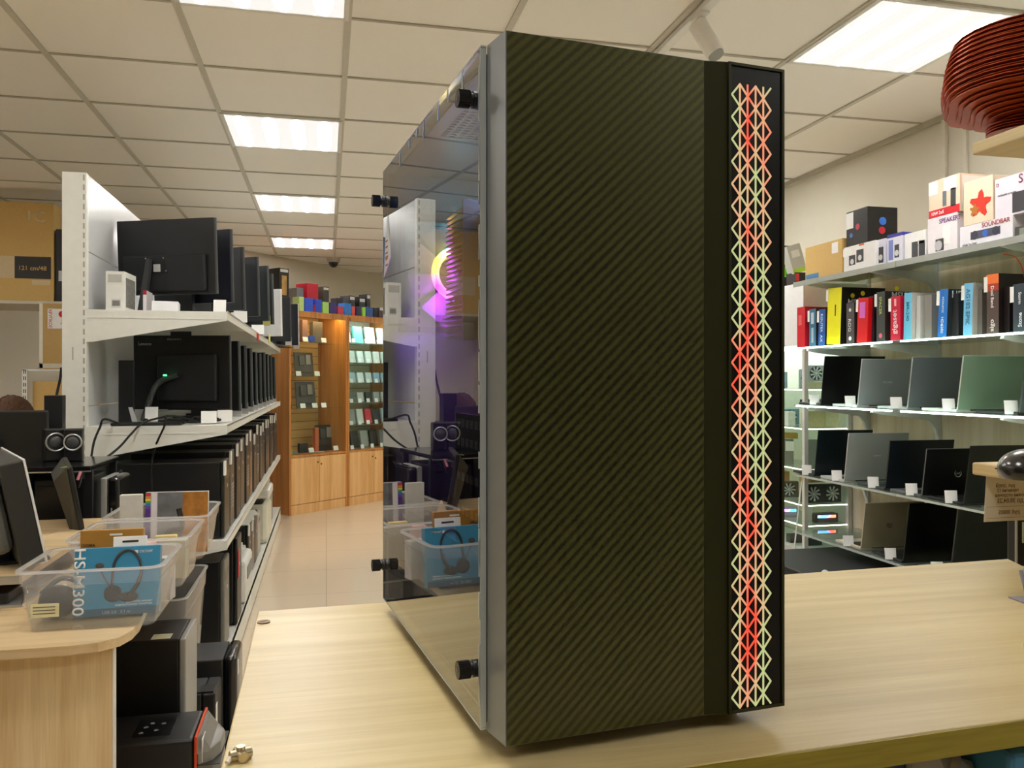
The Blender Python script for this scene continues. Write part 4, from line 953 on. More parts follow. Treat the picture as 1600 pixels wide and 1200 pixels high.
ub = thing('computer_tower', 'matt black tower standing under the glass topped side table', 'computer', (-.80, 2.90, .3152), 0)
MB().box(-.075, .07, -.13, .12, 0, .60, .004).build('case', BLKM, ub); MB().box(-.07, .065, -.1325, -.1302, .02, .58, .001).build('front_panel', M('0e0f10', .4), ub)
# big monitor at the far left + the person behind it
mc = thing('monitor', 'large black monitor seen from behind, hiding most of a seated person', 'monitor', (-1.17, 2.97, .7502), .06)
MB().box(-.30, .27, -.012, .012, .04, .372, .006).build('housing', M('1c1d1b', .45), mc)
MB().box(-.29, .26, .0125, .0135, .05, .362).build('screen', BLKG, mc)
MB().box(-.18, .14, -.045, -.0125, .07, .29, .02, seg=3).build('back_cover', M('191a18', .45), mc)
MB().box(-.1, .13, -.0135, -.0123, .338, .345).build('vent_slot', M('050505', .5), mc)
MB().box(-.045, .045, -.06, -.046, .0, .25, .004).build('stand', BLK, mc); MB().box(-.13, .13, -.10, .08, 0, .0095, .004).build('base', BLK, mc)
dk2 = thing('work_table', 'wood work table behind the staff desk at far left', 'table', (-1.65, 3.02, 0))
MB().box(-.55, .565, -.19, .45, .72, .75, .002).build('tabletop', WOODD, dk2)
for a in (-.53, .52):
    for b in (-.18, .40): MB().box(a, a + .03, b, b + .03, 0, .7198).build('leg', SILV, dk2)
for i, pts in enumerate(([P(76, 690, 2.75), P(60, 700, 2.72), P(42, 716, 2.7), P(34, 728, 2.7)], [P(78, 702, 2.75), P(62, 716, 2.72), P(44, 728, 2.7), P(38, 736, 2.7)], [P(74, 660, 2.72), P(60, 652, 2.7), P(50, 668, 2.7), P(48, 700, 2.7)])):
    cable(('upper grey cable running from the speakers to the left', 'lower grey cable running from the speakers to the left', 'black cable looping over the corner of the big monitor')[i], pts, .004, mt=M('3a3c3e', .5))
cable('thin black cable rising behind the tall black box', [P(87, 626, 3.08), P(90, 610, 3.12), P(94, 592, 3.14), P(96, 575, 3.16)], .005)

# ---- cartons piled against the back wall, upper left
ws = thing('wall_shelf', 'grey board shelf carrying the television carton on the back wall', 'shelf', (-2.85, 6.45, 0))
MB().box(-.9, 1.22, -.30, .34, 1.745, 1.765).build('shelf_board', M('c9c4b4', .6), ws)
for a in (-.85, -.35, .12):
    MB().box(a, a + .03, .315, .349, .9, 1.745).build('bracket_rail', M('e2e0d6', .5), ws)
tvb = carton('television_carton', 'large brown television carton lying high on the wall shelf, printed 121 cm/48', 'box', 1.15, .16, .70, (0, 0, 0), KRAFT)
e = at_Y(84, 6.3); tvb.location = (e.x - .575, 6.38, 1.7655)
dec(tvb, 'f', 1.15, .16, .70, [('c', 'black_panel', .785, .24, .985, .46, M('2e2b26', .6)), ('c', 'pale_panel', .50, .24, .784, .46, M('d6c29a', .6)),
    ('t', '121 cm/48', .885, .345, .15, None, 0, M('d8b070', .6)), ('t', '1C', .905, .86, .095, None, 0, M('dccaa0', .6)), ('c', 'small_label', .88, .18, .98, .225, M('d8c49a', .6))])
e = at_Y(84, 6.3)
bx2 = carton('black_carton', 'narrow black carton standing between the television carton and the shelf post', 'box', .16, .16, .52, (e.x + .095, 6.38, 1.7655), M('1b1c1c', .5), decs=[('f', [('c', 'label_panel', .1, .30, .9, .44, M('c4c6c8', .6)), ('c', 'label_panel', .4, .86, .9, .93, M('8f9294', .6))])])
e = at_Y(62, 6.0)
bx3 = thing('storage_rack', 'white slotted rack upright beside the lower carton at upper left', 'rack', (at_Y(38, 5.9).x, 5.9, 0))
MB().box(-.014, .016, 0, .03, 0, 1.295, .001).box(-.014, .55, 0, .03, 1.285, 1.295).build('upright', WMET, bx3)
sl = MB()
for k in range(14):
    for a in (-.006, .004): sl.box(a, a + .005, -.0006, .0, .72 + .042 * k, .745 + .042 * k)
sl.build('slot_row', M('1e2c34', .5), bx3)
MB().box(.52, .55, 0, .03, 0, 1.285).box(.0, .55, .03, .38, .80, .815).build('frame', WMET, bx3)
carton('kraft_carton', 'plain brown carton on the slotted rack, below the fragile one', 'box', .34, .28, .40, (at_Y(38, 5.9).x + .20, 6.10, .8155), KRAFT)
fg = carton('fragile_carton', 'brown carton with a red glass fragile sign, above the slotted rack', 'box', .42, .28, .44, (at_Y(63, 6.0).x + .21, 6.12, 1.2955), M('b8975e', .8, scale=60),
    decs=[('f', [('c', 'white_sign', .12, .62, .42, .92, M('e6e2dc', .6)), ('c', 'tape', .0, .0, .05, 1, M('dcd6c4', .4)), ('c', 'tape', .0, .02, 1, .09, M('cfc9b8', .4)),
                 ('t', 'ХРУПКОЕ', .16, .77, None, .05, -pi / 2, M('c03028', .5)), ('d', 'glass_symbol', .33, .84, .022, M('c81818', .5)), ('c', 'glass_symbol', .325, .70, .335, .82, M('c81818', .5)), ('c', 'glass_symbol', .30, .69, .36, .70, M('c81818', .5))])])
# ---- the seated person
def skin_body(name, pts, edges, rad, mt, root=0, sub=2, parent=None):
    me = bpy.data.meshes.new(name); me.from_pydata(pts, edges, []); o = bpy.data.objects.new(name, me); COL.objects.link(o)
    md = o.modifiers.new('skin', 'SKIN')
    for i, v in enumerate(me.skin_vertices[0].data): v.radius = rad[i] if isinstance(rad[i], tuple) else (rad[i], rad[i]); v.use_root = (i == root)
    md.use_smooth_shade = True; s = o.modifiers.new('sub', 'SUBSURF'); s.levels = sub; s.render_levels = sub
    me.materials.append(mt); 
    if parent is not None: o.parent = parent
    return o
hc = at_d(17, 3.62)
pz = 1.152
per = thing('person', 'seated person with short brown hair bent down behind the large monitor', 'person', (hc.x, hc.y, 0), 0)
SKIN = M('d8a68c', .55, var=.05)
bp_ = [(0, .30, .52), (0, .28, .68), (0, .22, .84), (0, .13, .94), (-.18, .14, .92), (-.26, .06, .72), (-.18, -.12, .77), (.18, .14, .92), (.26, .06, .72), (.18, -.12, .77), (-.10, .28, .50), (-.12, -.06, .50), (-.12, -.08, .08), (.10, .28, .50), (.12, -.06, .50), (.12, -.08, .08), (0, .08, .985), (-.12, -.18, .045), (.12, -.18, .045)]
be = [(0, 1), (1, 2), (2, 3), (3, 4), (4, 5), (5, 6), (3, 7), (7, 8), (8, 9), (0, 10), (10, 11), (11, 12), (0, 13), (13, 14), (14, 15), (3, 16), (12, 17), (15, 18)]
brd = [(.15, .11), (.14, .10), (.16, .10), (.10, .08), .06, .048, .034, .06, .048, .034, .09, .07, .045, .09, .07, .045, .055, .04, .04]
bo = skin_body('body', bp_, be, brd, SKIN, 0, 2, per)
sh_ = skin_body('shirt', [(p[0], p[1] + .0, p[2]) for p in (bp_[0], bp_[1], bp_[2], bp_[3], bp_[4], bp_[5], bp_[7], bp_[8])], [(0, 1), (1, 2), (2, 3), (3, 4), (4, 5), (3, 6), (6, 7)], [(.165, .125), (.155, .115), (.175, .115), (.105, .09), .075, .06, .075, .06], M('2b3440', .8), 0, 2, per)
tr_ = skin_body('trousers', [bp_[0], bp_[10], bp_[11], bp_[12], bp_[13], bp_[14], bp_[15]], [(0, 1), (1, 2), (2, 3), (0, 4), (4, 5), (5, 6)], [(.16, .12), .10, .082, .056, .10, .082, .056], M('23262c', .8), 0, 2, per)
# head, tilted forward
hm = T(0, .02, pz - .115) @ RXm(.55)
hd_ = MB().sph((0, 0, 0), .098, sx=.80, sz=1.12, n=28, mat=None)
for v in hd_.bm.verts:
    if v.co.z < -.02: v.co.x *= 1 + (v.co.z + .02) * 2.6; v.co.y = v.co.y * (1 + (v.co.z + .02) * 1.2) - .01
hd_.sph((0, -.098, -.02), .014, sx=.8, sz=1.6, n=12).sph((-.081, .0, -.012), .022, sx=.35, sy=.7, n=12).sph((.081, .0, -.012), .022, sx=.35, sy=.7, n=12)
hd_.cyl((0, .02, -.06), (0, .055, -.17), .05, 20)
hd_.xf(hm).build('head', SKIN, per, smooth=True)
ey = MB().sph((-.03, -.086, .008), .010).sph((.03, -.086, .008), .010); ey.xf(hm).build('eye', M('e8e4de', .3), per, smooth=True)
MB().box(-.022, .022, -.094, -.088, -.062, -.056, .002).xf(hm).build('mouth', M('a8605a', .5), per)
hr = MB(); bmesh.ops.create_icosphere(hr.bm, subdivisions=5, radius=1)
dl_ = []
for v in hr.bm.verts:
    c_ = v.co.copy()
    if c_.y < -.40 and c_.z < .62: dl_.append(v)
    elif c_.z < -.28: dl_.append(v)
    k = .106 * (1 + .05 * noise.noise(Vector((c_.x * 14, c_.y * 3, c_.z * 14))))
    v.co = Vector((c_.x * k * .84, c_.y * k + .004, c_.z * k * 1.12 + .003))
bmesh.ops.delete(hr.bm, geom=dl_, context='VERTS')
hr.xf(hm).build('hair', M('5a3d26', .7, var=.5, scale=120), per, smooth=True)
chr_ = thing('office_chair', 'dark office chair under the seated person', 'chair', (hc.x, hc.y + .33, 0))
MB().box(-.24, .24, -.24, .24, .36, .40, .02).build('seat', BLK, chr_)
MB().box(-.22, .22, .22, .26, .48, .95, .02).build('backrest', BLK, chr_); MB().cyl((0, 0, .06), (0, 0, .36), .03).box(-.02, .02, .16, .27, .38, .6).build('post', M('2a2b2c', .3), chr_)
wh = MB()
for k in range(5): wh.xf(Matrix()); a = 2 * pi * k / 5; wh.cyl((0, 0, .07), (.27 * math.cos(a), .27 * math.sin(a), .04), .018).sph((.27 * math.cos(a), .27 * math.sin(a), .0255), .025)
wh.build('star_base', M('2a2b2c', .4), chr_)
# ================================================================ right wall shelving
SX = 2.60; SXB = 3.03; SY0 = 1.6; SY1 = at_X(1240, SX).y
RZS = (1.78, 1.41, 1.085, .69, .365)
GSH = glass('shelf_glass', (.84, .92, .88), 1.45, .02, milk=.22, milkc='e6efea')
LED = emit('led_strip', 'eafff6', 10)
rsu = thing('wall_shelving', 'wall mounted shelving with glass shelves and white brackets on the right', 'shelving unit', (0, 0, 0))
for a, b, zz0, zz1 in ((SY0, SY1 + .02, .2, 1.88),): 
    ny = 4
    for k in range(ny):
        ya = a + (b - a) * k / ny; yb = a + (b - a) * (k + 1) / ny
        MB().box(SXB, X1 - .0005, ya, yb - .004, zz0, zz1, .001).build('back_panel', WOODP, rsu)
for y in (1.95, 2.75, 3.55, SY1 - .08):
    MB().box(SXB - .018, SXB - .0005, y - .0125, y + .0125, .2, 1.84).build('bracket_rail', M('d8d9d4', .4), rsu)
for i, z in enumerate(RZS):
    ns = 3
    for k in range(ns):
        ya = SY0 + (SY1 - SY0) * k / ns; yb = SY0 + (SY1 - SY0) * (k + 1) / ns
        so = MB().box(SX, SXB - .019, ya + .002, yb - .002, z - .008, z, .001).build('glass_shelf', GSH, rsu)
        if i in (1, 2): MB().box(SX - .003, SX - .0004, ya + .03, yb - .03, z - .0105, z - .003).build('light_strip', LED, so)
        if i == 0: MB().box(SX - .004, SX - .0004, ya + .002, yb - .002, z - .028, z).build('front_rail', M('a9ada6', .35, .4), so)
        if i > 2: MB().box(SX - .003, SX - .0004, ya + .002, yb - .002, z - .010, z).build('front_rail', M('b9c4be', .3), so)
    for y in (1.95, 2.75, 3.55, SY1 - .08):
        pts = [(SXB - .019, z - .0085), (SX + .04, z - .0085), (SX + .035, z - .022), (SX + .10, z - .034), (SX + .22, z - .046), (SXB - .07, z - .066), (SXB - .035, z - .10), (SXB - .019, z - .15)]
        mb = MB(); lo = [mb.bm.verts.new((x, y - .009, q)) for x, q in pts]; hi = [mb.bm.verts.new((x, y + .009, q)) for x, q in pts]
        mb.bm.faces.new(lo); mb.bm.faces.new(hi[::-1])
        for k in range(len(pts)): mb.bm.faces.new((lo[k], hi[k], hi[(k + 1) % len(pts)], lo[(k + 1) % len(pts)]))
        mb.build('bracket', M('dfe4e0', .3), rsu)
def onshelf(pxa, pxb, pyt, z, X, depth, pyref=None):
    a = at_X(pxa, X).y; b = at_X(pxb, X).y
    d = ray(pxb); dep = X / d.x
    top = EYE + (595 - pyt) / FOC * dep
    return (X + depth / 2, (a + b) / 2, z), depth, abs(a - b), top - z
def sbox(name, label, pxa, pxb, pyt, z, mt, X=2.635, depth=.22, decs=(), lean=0, tx=0, rz=0, tagp=None, cat='box', group=None):
    loc, w, d, h = onshelf(pxa, pxb, pyt, z, X, depth)
    d -= .004
    dz = abs(math.sin(tx)) * d / 2
    o = carton(name, label, cat, w, d, h, (loc[0], loc[1], loc[2] + .0006 + dz), mt, rz, group, decs, lean, tx)
    if tagp is not None: MB().box(-w / 2 - .0025, -w / 2 - .001, d / 2 - .006, d / 2 + .012, h - .07, h - .008, .0003).build('price_tag', CARDW, o)
    return o
# -- top shelf (grey lip)
z = RZS[0]
WBX = M('ecebea', .5)
o = sbox('kraft_carton', 'brown cardboard carton with a blue corner label, left on the top right shelf', 1258, 1316, 372, z, KRAFT, depth=.3, X=2.61, decs=[('l', [('c', 'blue_label', .02, .02, .38, .16, M('4a86b4', .5)), ('c', 'white_label', .74, .62, .9, .93, CARDW)])])
def spk(u, v, w, h): return [('c', 'speaker_picture', u, v, u + w, v + h, M('3b3d40', .5)), ('d', 'speaker_cone', u + w / 2, v + h * .35, .014, M('d8d8d8', .4))]
o = sbox('speaker_carton', 'white speaker carton with two dark speakers printed, under the black box', 1318, 1368, 375, z, WBX, depth=.26, X=2.61, decs=[('l', spk(.18, .22, .2, .4) + spk(.42, .28, .22, .5) + [('c', 'white_label', -.02, .62, .26, .95, CARDW), ('c', 'orange_mark', .5, .92, .66, .99, M('d06838', .5))])])
zb_ = z + o.dimensions.z + .001
sbox('black_gift_box', 'black box with blue and red drops on its end, on the white speaker carton', 1322, 1356, 322, zb_, M('1a1a1c', .35), depth=.17, X=2.61, decs=[('l', [('c', 'white_label', .0, .5, .34, .96, CARDW), ('d', 'red_mark', .55, .50, .016, M('c04050', .5)), ('d', 'blue_mark', .24, .30, .012, M('5878c0', .5))]), ('f', [('d', 'blue_mark', .5, .60, .020, M('3c78d8', .5)), ('d', 'red_mark', .48, .34, .018, M('c82838', .5))])])
sbox('speaker_carton', 'small white and navy speaker carton right of the large white one', 1370, 1384, 372, z, M('dedff0', .5), depth=.22, X=2.63, decs=[('l', spk(.15, .1, .6, .6))])
sbox('speaker_carton', 'white and blue speaker carton with a blue top band', 1386, 1410, 362, z, M('e2e2ee', .5), depth=.24, X=2.62, decs=[('l', [('c', 'blue_band', 0, .88, 1, 1, M('3038a0', .5)), ('c', 'blue_print', .1, .1, .4, .8, M('7a88c8', .5))] + spk(.5, .15, .3, .45)), ('f', [('c', 'blue_band', 0, .88, 1, 1, M('3038a0', .5))])])
sbox('speaker_carton', 'white carton with a pair of black column speakers printed on it', 1413, 1447, 358, z, M('eeeeee', .5), depth=.24, X=2.62, decs=[('l', [('c', 'speaker_picture', .35, .04, .64, .62, M('44484c', .5)), ('c', 'speaker_picture', .68, .04, .96, .62, M('3a3c40', .5)), ('c', 'white_label', .6, .5, 1.0, .95, CARDW)])])
sp1 = sbox('speaker_carton', 'white carton lettered SPEAKERS below the red and white one', 1449, 1496, 331, z, M('e9e4e8', .5), depth=.26, X=2.615, decs=[('l', [('t', 'SPEAKERS', .76, .86, .7, None, 0, M('7a3a90', .5)), ('c', 'speaker_picture', .28, .05, .56, .38, M('4a4a4c', .5)), ('d', 'speaker_cone', .38, .2, .022, M('c0c0c4', .5)), ('c', 'price_label', .52, .2, .78, .72, CARDW)])])
zb_ = z + sp1.dimensions.z + .001
sbox('speaker_carton', 'red and white speaker carton on top of the SPEAKERS carton', 1451, 1500, 270, zb_, M('e8cdb4', .5), depth=.25, X=2.615, decs=[('l', [('c', 'red_band', 0, .0, 1, .20, M('d01828', .5)), ('c', 'white_label', .0, .62, .3, .98, CARDW), ('c', 'white_print', .5, .62, .9, .98, M('ece4e4', .5)), ('c', 'speaker_picture', .72, .18, .88, .66, M('3a3a3e', .5)), ('c', 'speaker_picture', .46, .24, .58, .64, M('6a7078', .5)), ('t', '10W 2x5', .3, .1, .4, None, 0, CARDW)]), ('f', [('c', 'white_print', .05, .05, .95, .95, M('e8e2dc', .5)), ('t', '2.0', .8, .8, .25, None, 0, M('9a8a8a', .5))])])
sb_ = sbox('soundbar_carton', 'long white carton lettered SOUNDBAR with a dark soundbar picture', 1499, 1583, 336, z, M('e6e3ea', .5), depth=.22, X=2.62, decs=[('l', [('t', 'SOUNDBAR', .70, .86, .52, None, 0, M('a82c38', .5)), ('c', 'soundbar_picture', .22, .30, .78, .66, M('4c4e60', .4)), ('d', 'speaker_cone', .30, .48, .018, M('383a4a', .5)), ('d', 'blue_light', .5, .48, .014, M('3a66c8', .4)), ('d', 'speaker_cone', .70, .48, .018, M('383a4a', .5)), ('t', '10W 2x5W', .2, .08, .28, None, 0, M('4a4a4e', .5))])])
zb_ = z + sb_.dimensions.z + .001
lf = sbox('leaf_carton', 'cream carton with a red autumn leaf pattern on the soundbar carton', 1505, 1552, 272, zb_, M('e6d2b8', .5), depth=.2, X=2.62)
# leaf blot: an irregular red patch printed on the face
_, lw, ld, lh = onshelf(1505, 1552, 272, zb_, 2.62, .2); ld -= .004
poly_ = []
for k in range(22):
    a = 2 * pi * k / 22; r = .045 * (1 + .35 * math.sin(5 * a + .5) + .12 * math.sin(11 * a)); poly_.append((r * math.cos(a), r * math.sin(a)))
mb = MB().prism(poly_, 0, .0008, mat=facem('l', lw, ld, lh, .58, .42)); mb.build('leaf_picture', M('d8301c', .5, var=.5, scale=50), lf)
MB().prism([(x * .45 - .03, y * .45 - .02) for x, y in poly_], .0009, .0014, mat=facem('l', lw, ld, lh, .58, .42)).build('leaf_picture', M('b0722c', .5), lf)
o = sbox('defender_carton', 'pale lilac speaker carton at the right edge, on the soundbar carton', 1554, 1640, 256, zb_, M('dad6e0', .5), depth=.2, X=2.625, decs=[('l', [('t', 'D', .06, .84, .05, None, 0, M('8a2038', .5)), ('c', 'dark_picture', .34, .05, .75, .55, M('3a3a40', .5)), ('t', 'DEFENDER G118 BEA', .24, .56, .36, None, 0, M('6a6a72', .5)), ('t', 'S', .50, .86, .08, None, 0, M('8a3068', .5))])])
o['label'] = 'pale lilac speaker carton at the right edge, on the soundbar carton'; o.name = 'lilac_carton'
sbox('dark_carton', 'dark grey carton right of the soundbar carton at the photo edge', 1586, 1655, 340, z, M('4a4c48', .5), depth=.2, X=2.63, decs=[('l', [('c', 'light_print', .1, .1, .35, .8, M('8a8c80', .5)), ('c', 'light_print', .5, .1, .8, .8, M('8a8c80', .5))])])
# -- second shelf: colourful cartons
z = RZS[1]
T_ = lambda s, u, v, wd, ang, hx: ('t', s, u, v, wd, None, ang, M(hx, .5))
rows = [
 ('red', 'narrow bright red carton at the left end of the second right shelf', 1245, 1258, 479, 'd0182c', .18, 0, [('c', 'light_print', .2, .55, .6, .8, M('e86868', .5))], None),
 ('blue', 'slim steel blue carton beside the red one at the left end', 1264, 1275, 482, '3a7090', .2, 0, [('c', 'light_print', .3, .6, .7, .9, M('b8cad4', .5)), ('c', 'light_print', .35, .1, .65, .5, M('a8bccb', .5))], .0),
 ('blue', 'slim royal blue carton left of the tall yellow one', 1278, 1289, 483, '2258a8', .2, .03, [T_('ROUTER', .5, .62, .5, -pi / 2, 'c8dcf0'), T_('AX', .5, .2, .2, -pi / 2, 'c8dcf0')], .0),
 ('yellow', 'tall bright yellow carton with a black diagonal slash', 1291, 1313, 449, 'f4ee10', .26, .05, [('c', 'slash', .55, .5, .62, .7, M('4a4410', .5))], 0.),
 ('grey', 'dark grey narrow carton with white print right of the yellow one', 1322, 1335, 472, '4c484a', .2, 0, [('d', 'round_mark', .5, .82, .009, CARDW), T_('ROG', .45, .45, .3, -pi / 2, 'e8e4e4'), ('d', 'round_mark', .5, .13, .011, CARDW)], None),
 ('red', 'leaning red carton with a pink violet panel', 1338, 1355, 465, 'd81018', .2, .05, [('c', 'pink_panel', .2, .55, .75, .9, M('d868c8', .5))], 0.),
 ('black', 'tall dark carton with yellow green letters and a red round mark', 1369, 1383, 455, '3c3e3e', .26, 0, [T_('SPACER', .5, .72, .36, -pi / 2, 'b8c860'), ('d', 'round_mark', .5, .12, .012, M('e86878', .5))], 0.),
 ('red', 'crimson carton with white vertical lettering', 1391, 1407, 462, 'cc1038', .12, 0, [T_('gigaset', .5, .42, .55, pi / 2, 'f0d0d8'), ('c', 'light_print', .4, .78, .6, .94, M('f4b0c0', .5))], 0.),
 ('cyan', 'light blue spined white carton with a robot drawing', 1411, 1424, 457, '6cc4e8', .2, .03, [T_('MR-240', .5, .6, .4, -pi / 2, '2e80a8')], None),
 ('blue', 'bright blue carton with white lettering and a black side', 1464, 1479, 452, '1874cc', .2, .06, [T_('ACOUSTIC', .5, .68, .34, -pi / 2, 'e8f2fa'), T_('HD6500', .5, .25, .34, -pi / 2, 'e8f2fa')], 0.),
 ('cyan', 'sky blue spined carton with grey sides', 1504, 1519, 442, '74c0ea', .2, .03, [T_('AG102 EPIK', .5, .55, .7, -pi / 2, '3878a0')], 0.),
 ('orange', 'tall carton with an orange top fading to brown', 1541, 1561, 427, '54443e', .26, .0, [('c', 'orange_top', 0, .84, 1, 1, M('f07838', .5)), ('c', 'red_band', 0, .72, 1, .84, M('a83c24', .5)), T_('Dual Band', .5, .62, .36, -pi / 2, 'e8d8d8'), T_('aigo', .5, .14, .2, pi / 2, 'e8d8d8')], 0.),
 ('slate', 'slate grey carton at the right edge of the second shelf', 1582, 1612, 441, '34404a', .2, .0, [T_('Storm', .4, .7, .25, -pi / 2, 'd8dce0'), T_('Stone', .4, .25, .3, pi / 2, 'e8ecf0')], 0.)]
side = {'red': None, 'yellow': '1c1a16', 'cyan': 'c0bdb8', 'blue': '2a2e30', 'orange': '1c1010', 'slate': '20262c', 'black': '26221e', 'grey': '2a2628'}
for col, lb, a, b, t, hx, dep, ln, pr_, tg in rows:
    wide = at_X(a, 2.635).y - at_X(b, 2.635).y
    fdec = []
    if side[col]:
        fdec = [('f', [('c', 'side_print', .0, .0, 1, 1, M(side[col], .5))])]
    o = sbox(col + '_carton', lb, a, b, t, z, M(hx, .4), X=2.635, depth=dep, decs=[('l', pr_)] + fdec, tx=ln, tagp=tg, group='cartons on the second right shelf')
    w_, d_, h_ = dep, wide - .004, o.dimensions.z
    if 'robot' in lb:
        dec(o, 'f', dep, d_, .33 * .6, [('c', 'white_print', .1, .1, .95, .9, M('e8e6e2', .5)), ('c', 'blue_print', .5, .1, .9, .3, M('2a5cb8', .5)), ('c', 'green_print', .6, .75, .8, .88, M('88dc60', .5)), ('c', 'black_line', .4, .45, .7, .5, M('202020', .5)), ('c', 'black_line', .55, .3, .6, .7, M('202020', .5))])
    if 'yellow' in lb: dec(o, 'f', dep, d_, .3, [T_('MSI X', .35, .75, .4, 0, 'e8e8e8'), ('d', 'yellow_mark', .25, .86, .012, M('e8e020', .5))])
    if 'black side' in lb: dec(o, 'f', dep, d_, .24, [T_('HDMI', .35, .78, .5, 0, 'd0d4d6'), ('c', 'fine_print', .2, .15, .7, .65, M('4a4e50', .5))])
    if 'orange' in lb: MB().tube([(-.11, -d_ / 2 - .002, .32), (-.04, -d_ / 2 - .002, .30), (.0, -d_ / 2 - .002, .20), (.02, -d_ / 2 - .002, .02)], .0022, 6).build('orange_curve', M('e85c28', .4), o)
for i, (a, b, t, hx, lb) in enumerate(((1425, 1438, 462, 'cfcdc9', 'white and grey carton behind the robot carton'), (1444, 1456, 460, '8a8680', 'grey carton just left of the bright blue one'), (1484, 1498, 458, '262a2c', 'black carton between the bright blue and sky blue ones'), (1522, 1535, 452, '6e6862', 'grey brown carton behind the sky blue one'), (1566, 1578, 448, '180c0c', 'near black carton right of the orange topped one'), (1357, 1366, 462, '1a1620', 'black and violet carton left of the yellow green lettered one'), (1314, 1320, 460, '17140f', 'thin black carton touching the yellow one'))):
    sbox('dark_carton', lb, a, b, t, z, M(hx, .5), X=2.66, depth=.18, group='cartons on the second right shelf')
# -- laptops
def laptop(label, px, py, z, hx, w=.345, h=.235, rough=.3, metal=.3, edge=None, logo=None, X=2.625, rz=-.05, tilt=.16, group='open laptops on the right shelves', led=False):
    c = at_X(px, X)
    t = thing('laptop', label, 'laptop', (X + w / 2, c.y, z + .0006), rz, group)
    lm = M(hx, rough, metal, var=.02)
    m = T(0, 0, .012) @ RXm(tilt)
    MB().box(-w / 2, w / 2, -.006, 0, 0, h, .0025, seg=2, mat=m).build('lid', lm, t)
    MB().box(-w / 2 + .004, w / 2 - .004, .0002, .0010, .004, h - .004, mat=m).build('screen', BLKG, t)
    if edge: MB().box(-w / 2 - .0006, -w / 2 + .0014, -.0065, .0, 0, h, .0004, mat=m).box(-w / 2, w / 2, -.0065, .0, h - .001, h + .0006, mat=m).build('lid_edge', M(edge, .3, .3), t)
    MB().box(-w / 2, w / 2, .004, .225, 0, .013, .003).build('base', M(edge or '202224', .4), t)
    MB().box(-w / 2 + .02, w / 2 - .02, .04, .14, .0131, .0141).build('keyboard', M('18191a', .5), t)
    MB().cyl((-w * .3, .002, .010), (w * .3, .002, .010), .004, 10).build('hinge', M('26282a', .4), t)
    if logo:
        k, s, u, v, ww, lc = logo
        if k == 't': MB().text(s, m @ T(u, -.0062, v) @ RX, ww, th=.0005).build('logo', M(lc, .3, .5), t)
        elif k == 'hp':
            lg = MB().ring(tuple(m @ Vector((u, -.0064, v))), .014, .0014, (0, 1, 0), 24, 4).text('hp', m @ T(u, -.0062, v) @ RX, .014, th=.0005); lg.build('logo', M(lc, .3), t)
        elif k == 'ring':
            lg = MB().ring(tuple(m @ Vector((u, -.0064, v))), .016, .0018, (0, 1, 0), 28, 4).text(s, m @ T(u, -.0062, v) @ RX, .018, th=.0005); lg.build('logo', M(lc, .3, .5), t)
    return t
z3, z4, z5 = RZS[2], RZS[3], RZS[4]
laptop('black laptop at the left end of the upper laptop shelf', 1283, 0, z3, '0b0c0e', h=.26, w=.36, rough=.3, metal=0)
laptop('grey laptop with silver lettering, second on the upper laptop shelf', 1341, 0, z3, '8d9496', edge='c8cacc', h=.235, rough=.4, metal=.1, logo=('t', 'TECNO', -.02, .118, .055, 'c8ccce'))
laptop('dark slate laptop, third on the upper laptop shelf', 1419, 0, z3, '687074', edge='b4babc', h=.235, rough=.35, metal=.1)
laptop('sage green laptop, largest on the upper laptop shelf', 1497, 0, z3, '8ba890', edge='d4dcd4', h=.232, rough=.35, metal=.1)
laptop('dark laptop cut by the right edge of the photo, upper laptop shelf', 1594, 0, z3, '565c60', h=.22)
laptop('black laptop with a round badge at the left end of the middle laptop shelf', 1273, 0, z4, '0e1a1e', rough=.35, metal=0, w=.33, h=.25, logo=('ring', 'o', .09, .115, 0, 'a8b0b4'))
laptop('silver grey laptop, second on the middle laptop shelf', 1320, 0, z4, 'a0a6a4', edge='c2c6c4', rough=.38, metal=.1, h=.25, logo=('t', 'SAMSUNG', .0, .13, .045, 'c8ccca'))
laptop('black blue laptop, third on the middle laptop shelf', 1384, 0, z4, '12181e', edge='3a4044', h=.235, rough=.35, metal=0)
laptop('black laptop with a ring shaped badge, fourth on the middle laptop shelf', 1441, 0, z4, '0b0c0d', edge='6a6e70', h=.215, w=.30, rough=.4, metal=0, logo=('ring', 'dell', .02, .10, 0, '8a8e90'))
laptop('large black laptop at the right end of the middle laptop shelf, behind the mouse shelf', 1507, 0, z4, '0a0c0e', h=.25, w=.37, rough=.25, metal=0, X=2.62)
laptop('gold bronze laptop with a round logo on the lowest laptop shelf', 1346, 0, z5, 'a39c80', edge='cfc8b4', rough=.35, metal=.2, h=.235, w=.33, logo=('hp', 'hp', -.02, .12, 0, '1c1c1a'))
laptop('black laptop standing in the middle of the lowest laptop shelf', 1412, 0, z5, '070808', h=.28, w=.38, rough=.35, metal=0)
laptop('black laptop with a grey edge, rightmost on the lowest laptop shelf', 1486, 0, z5, '050506', h=.30, w=.38, rough=.35, metal=0, edge='3a3c3e')
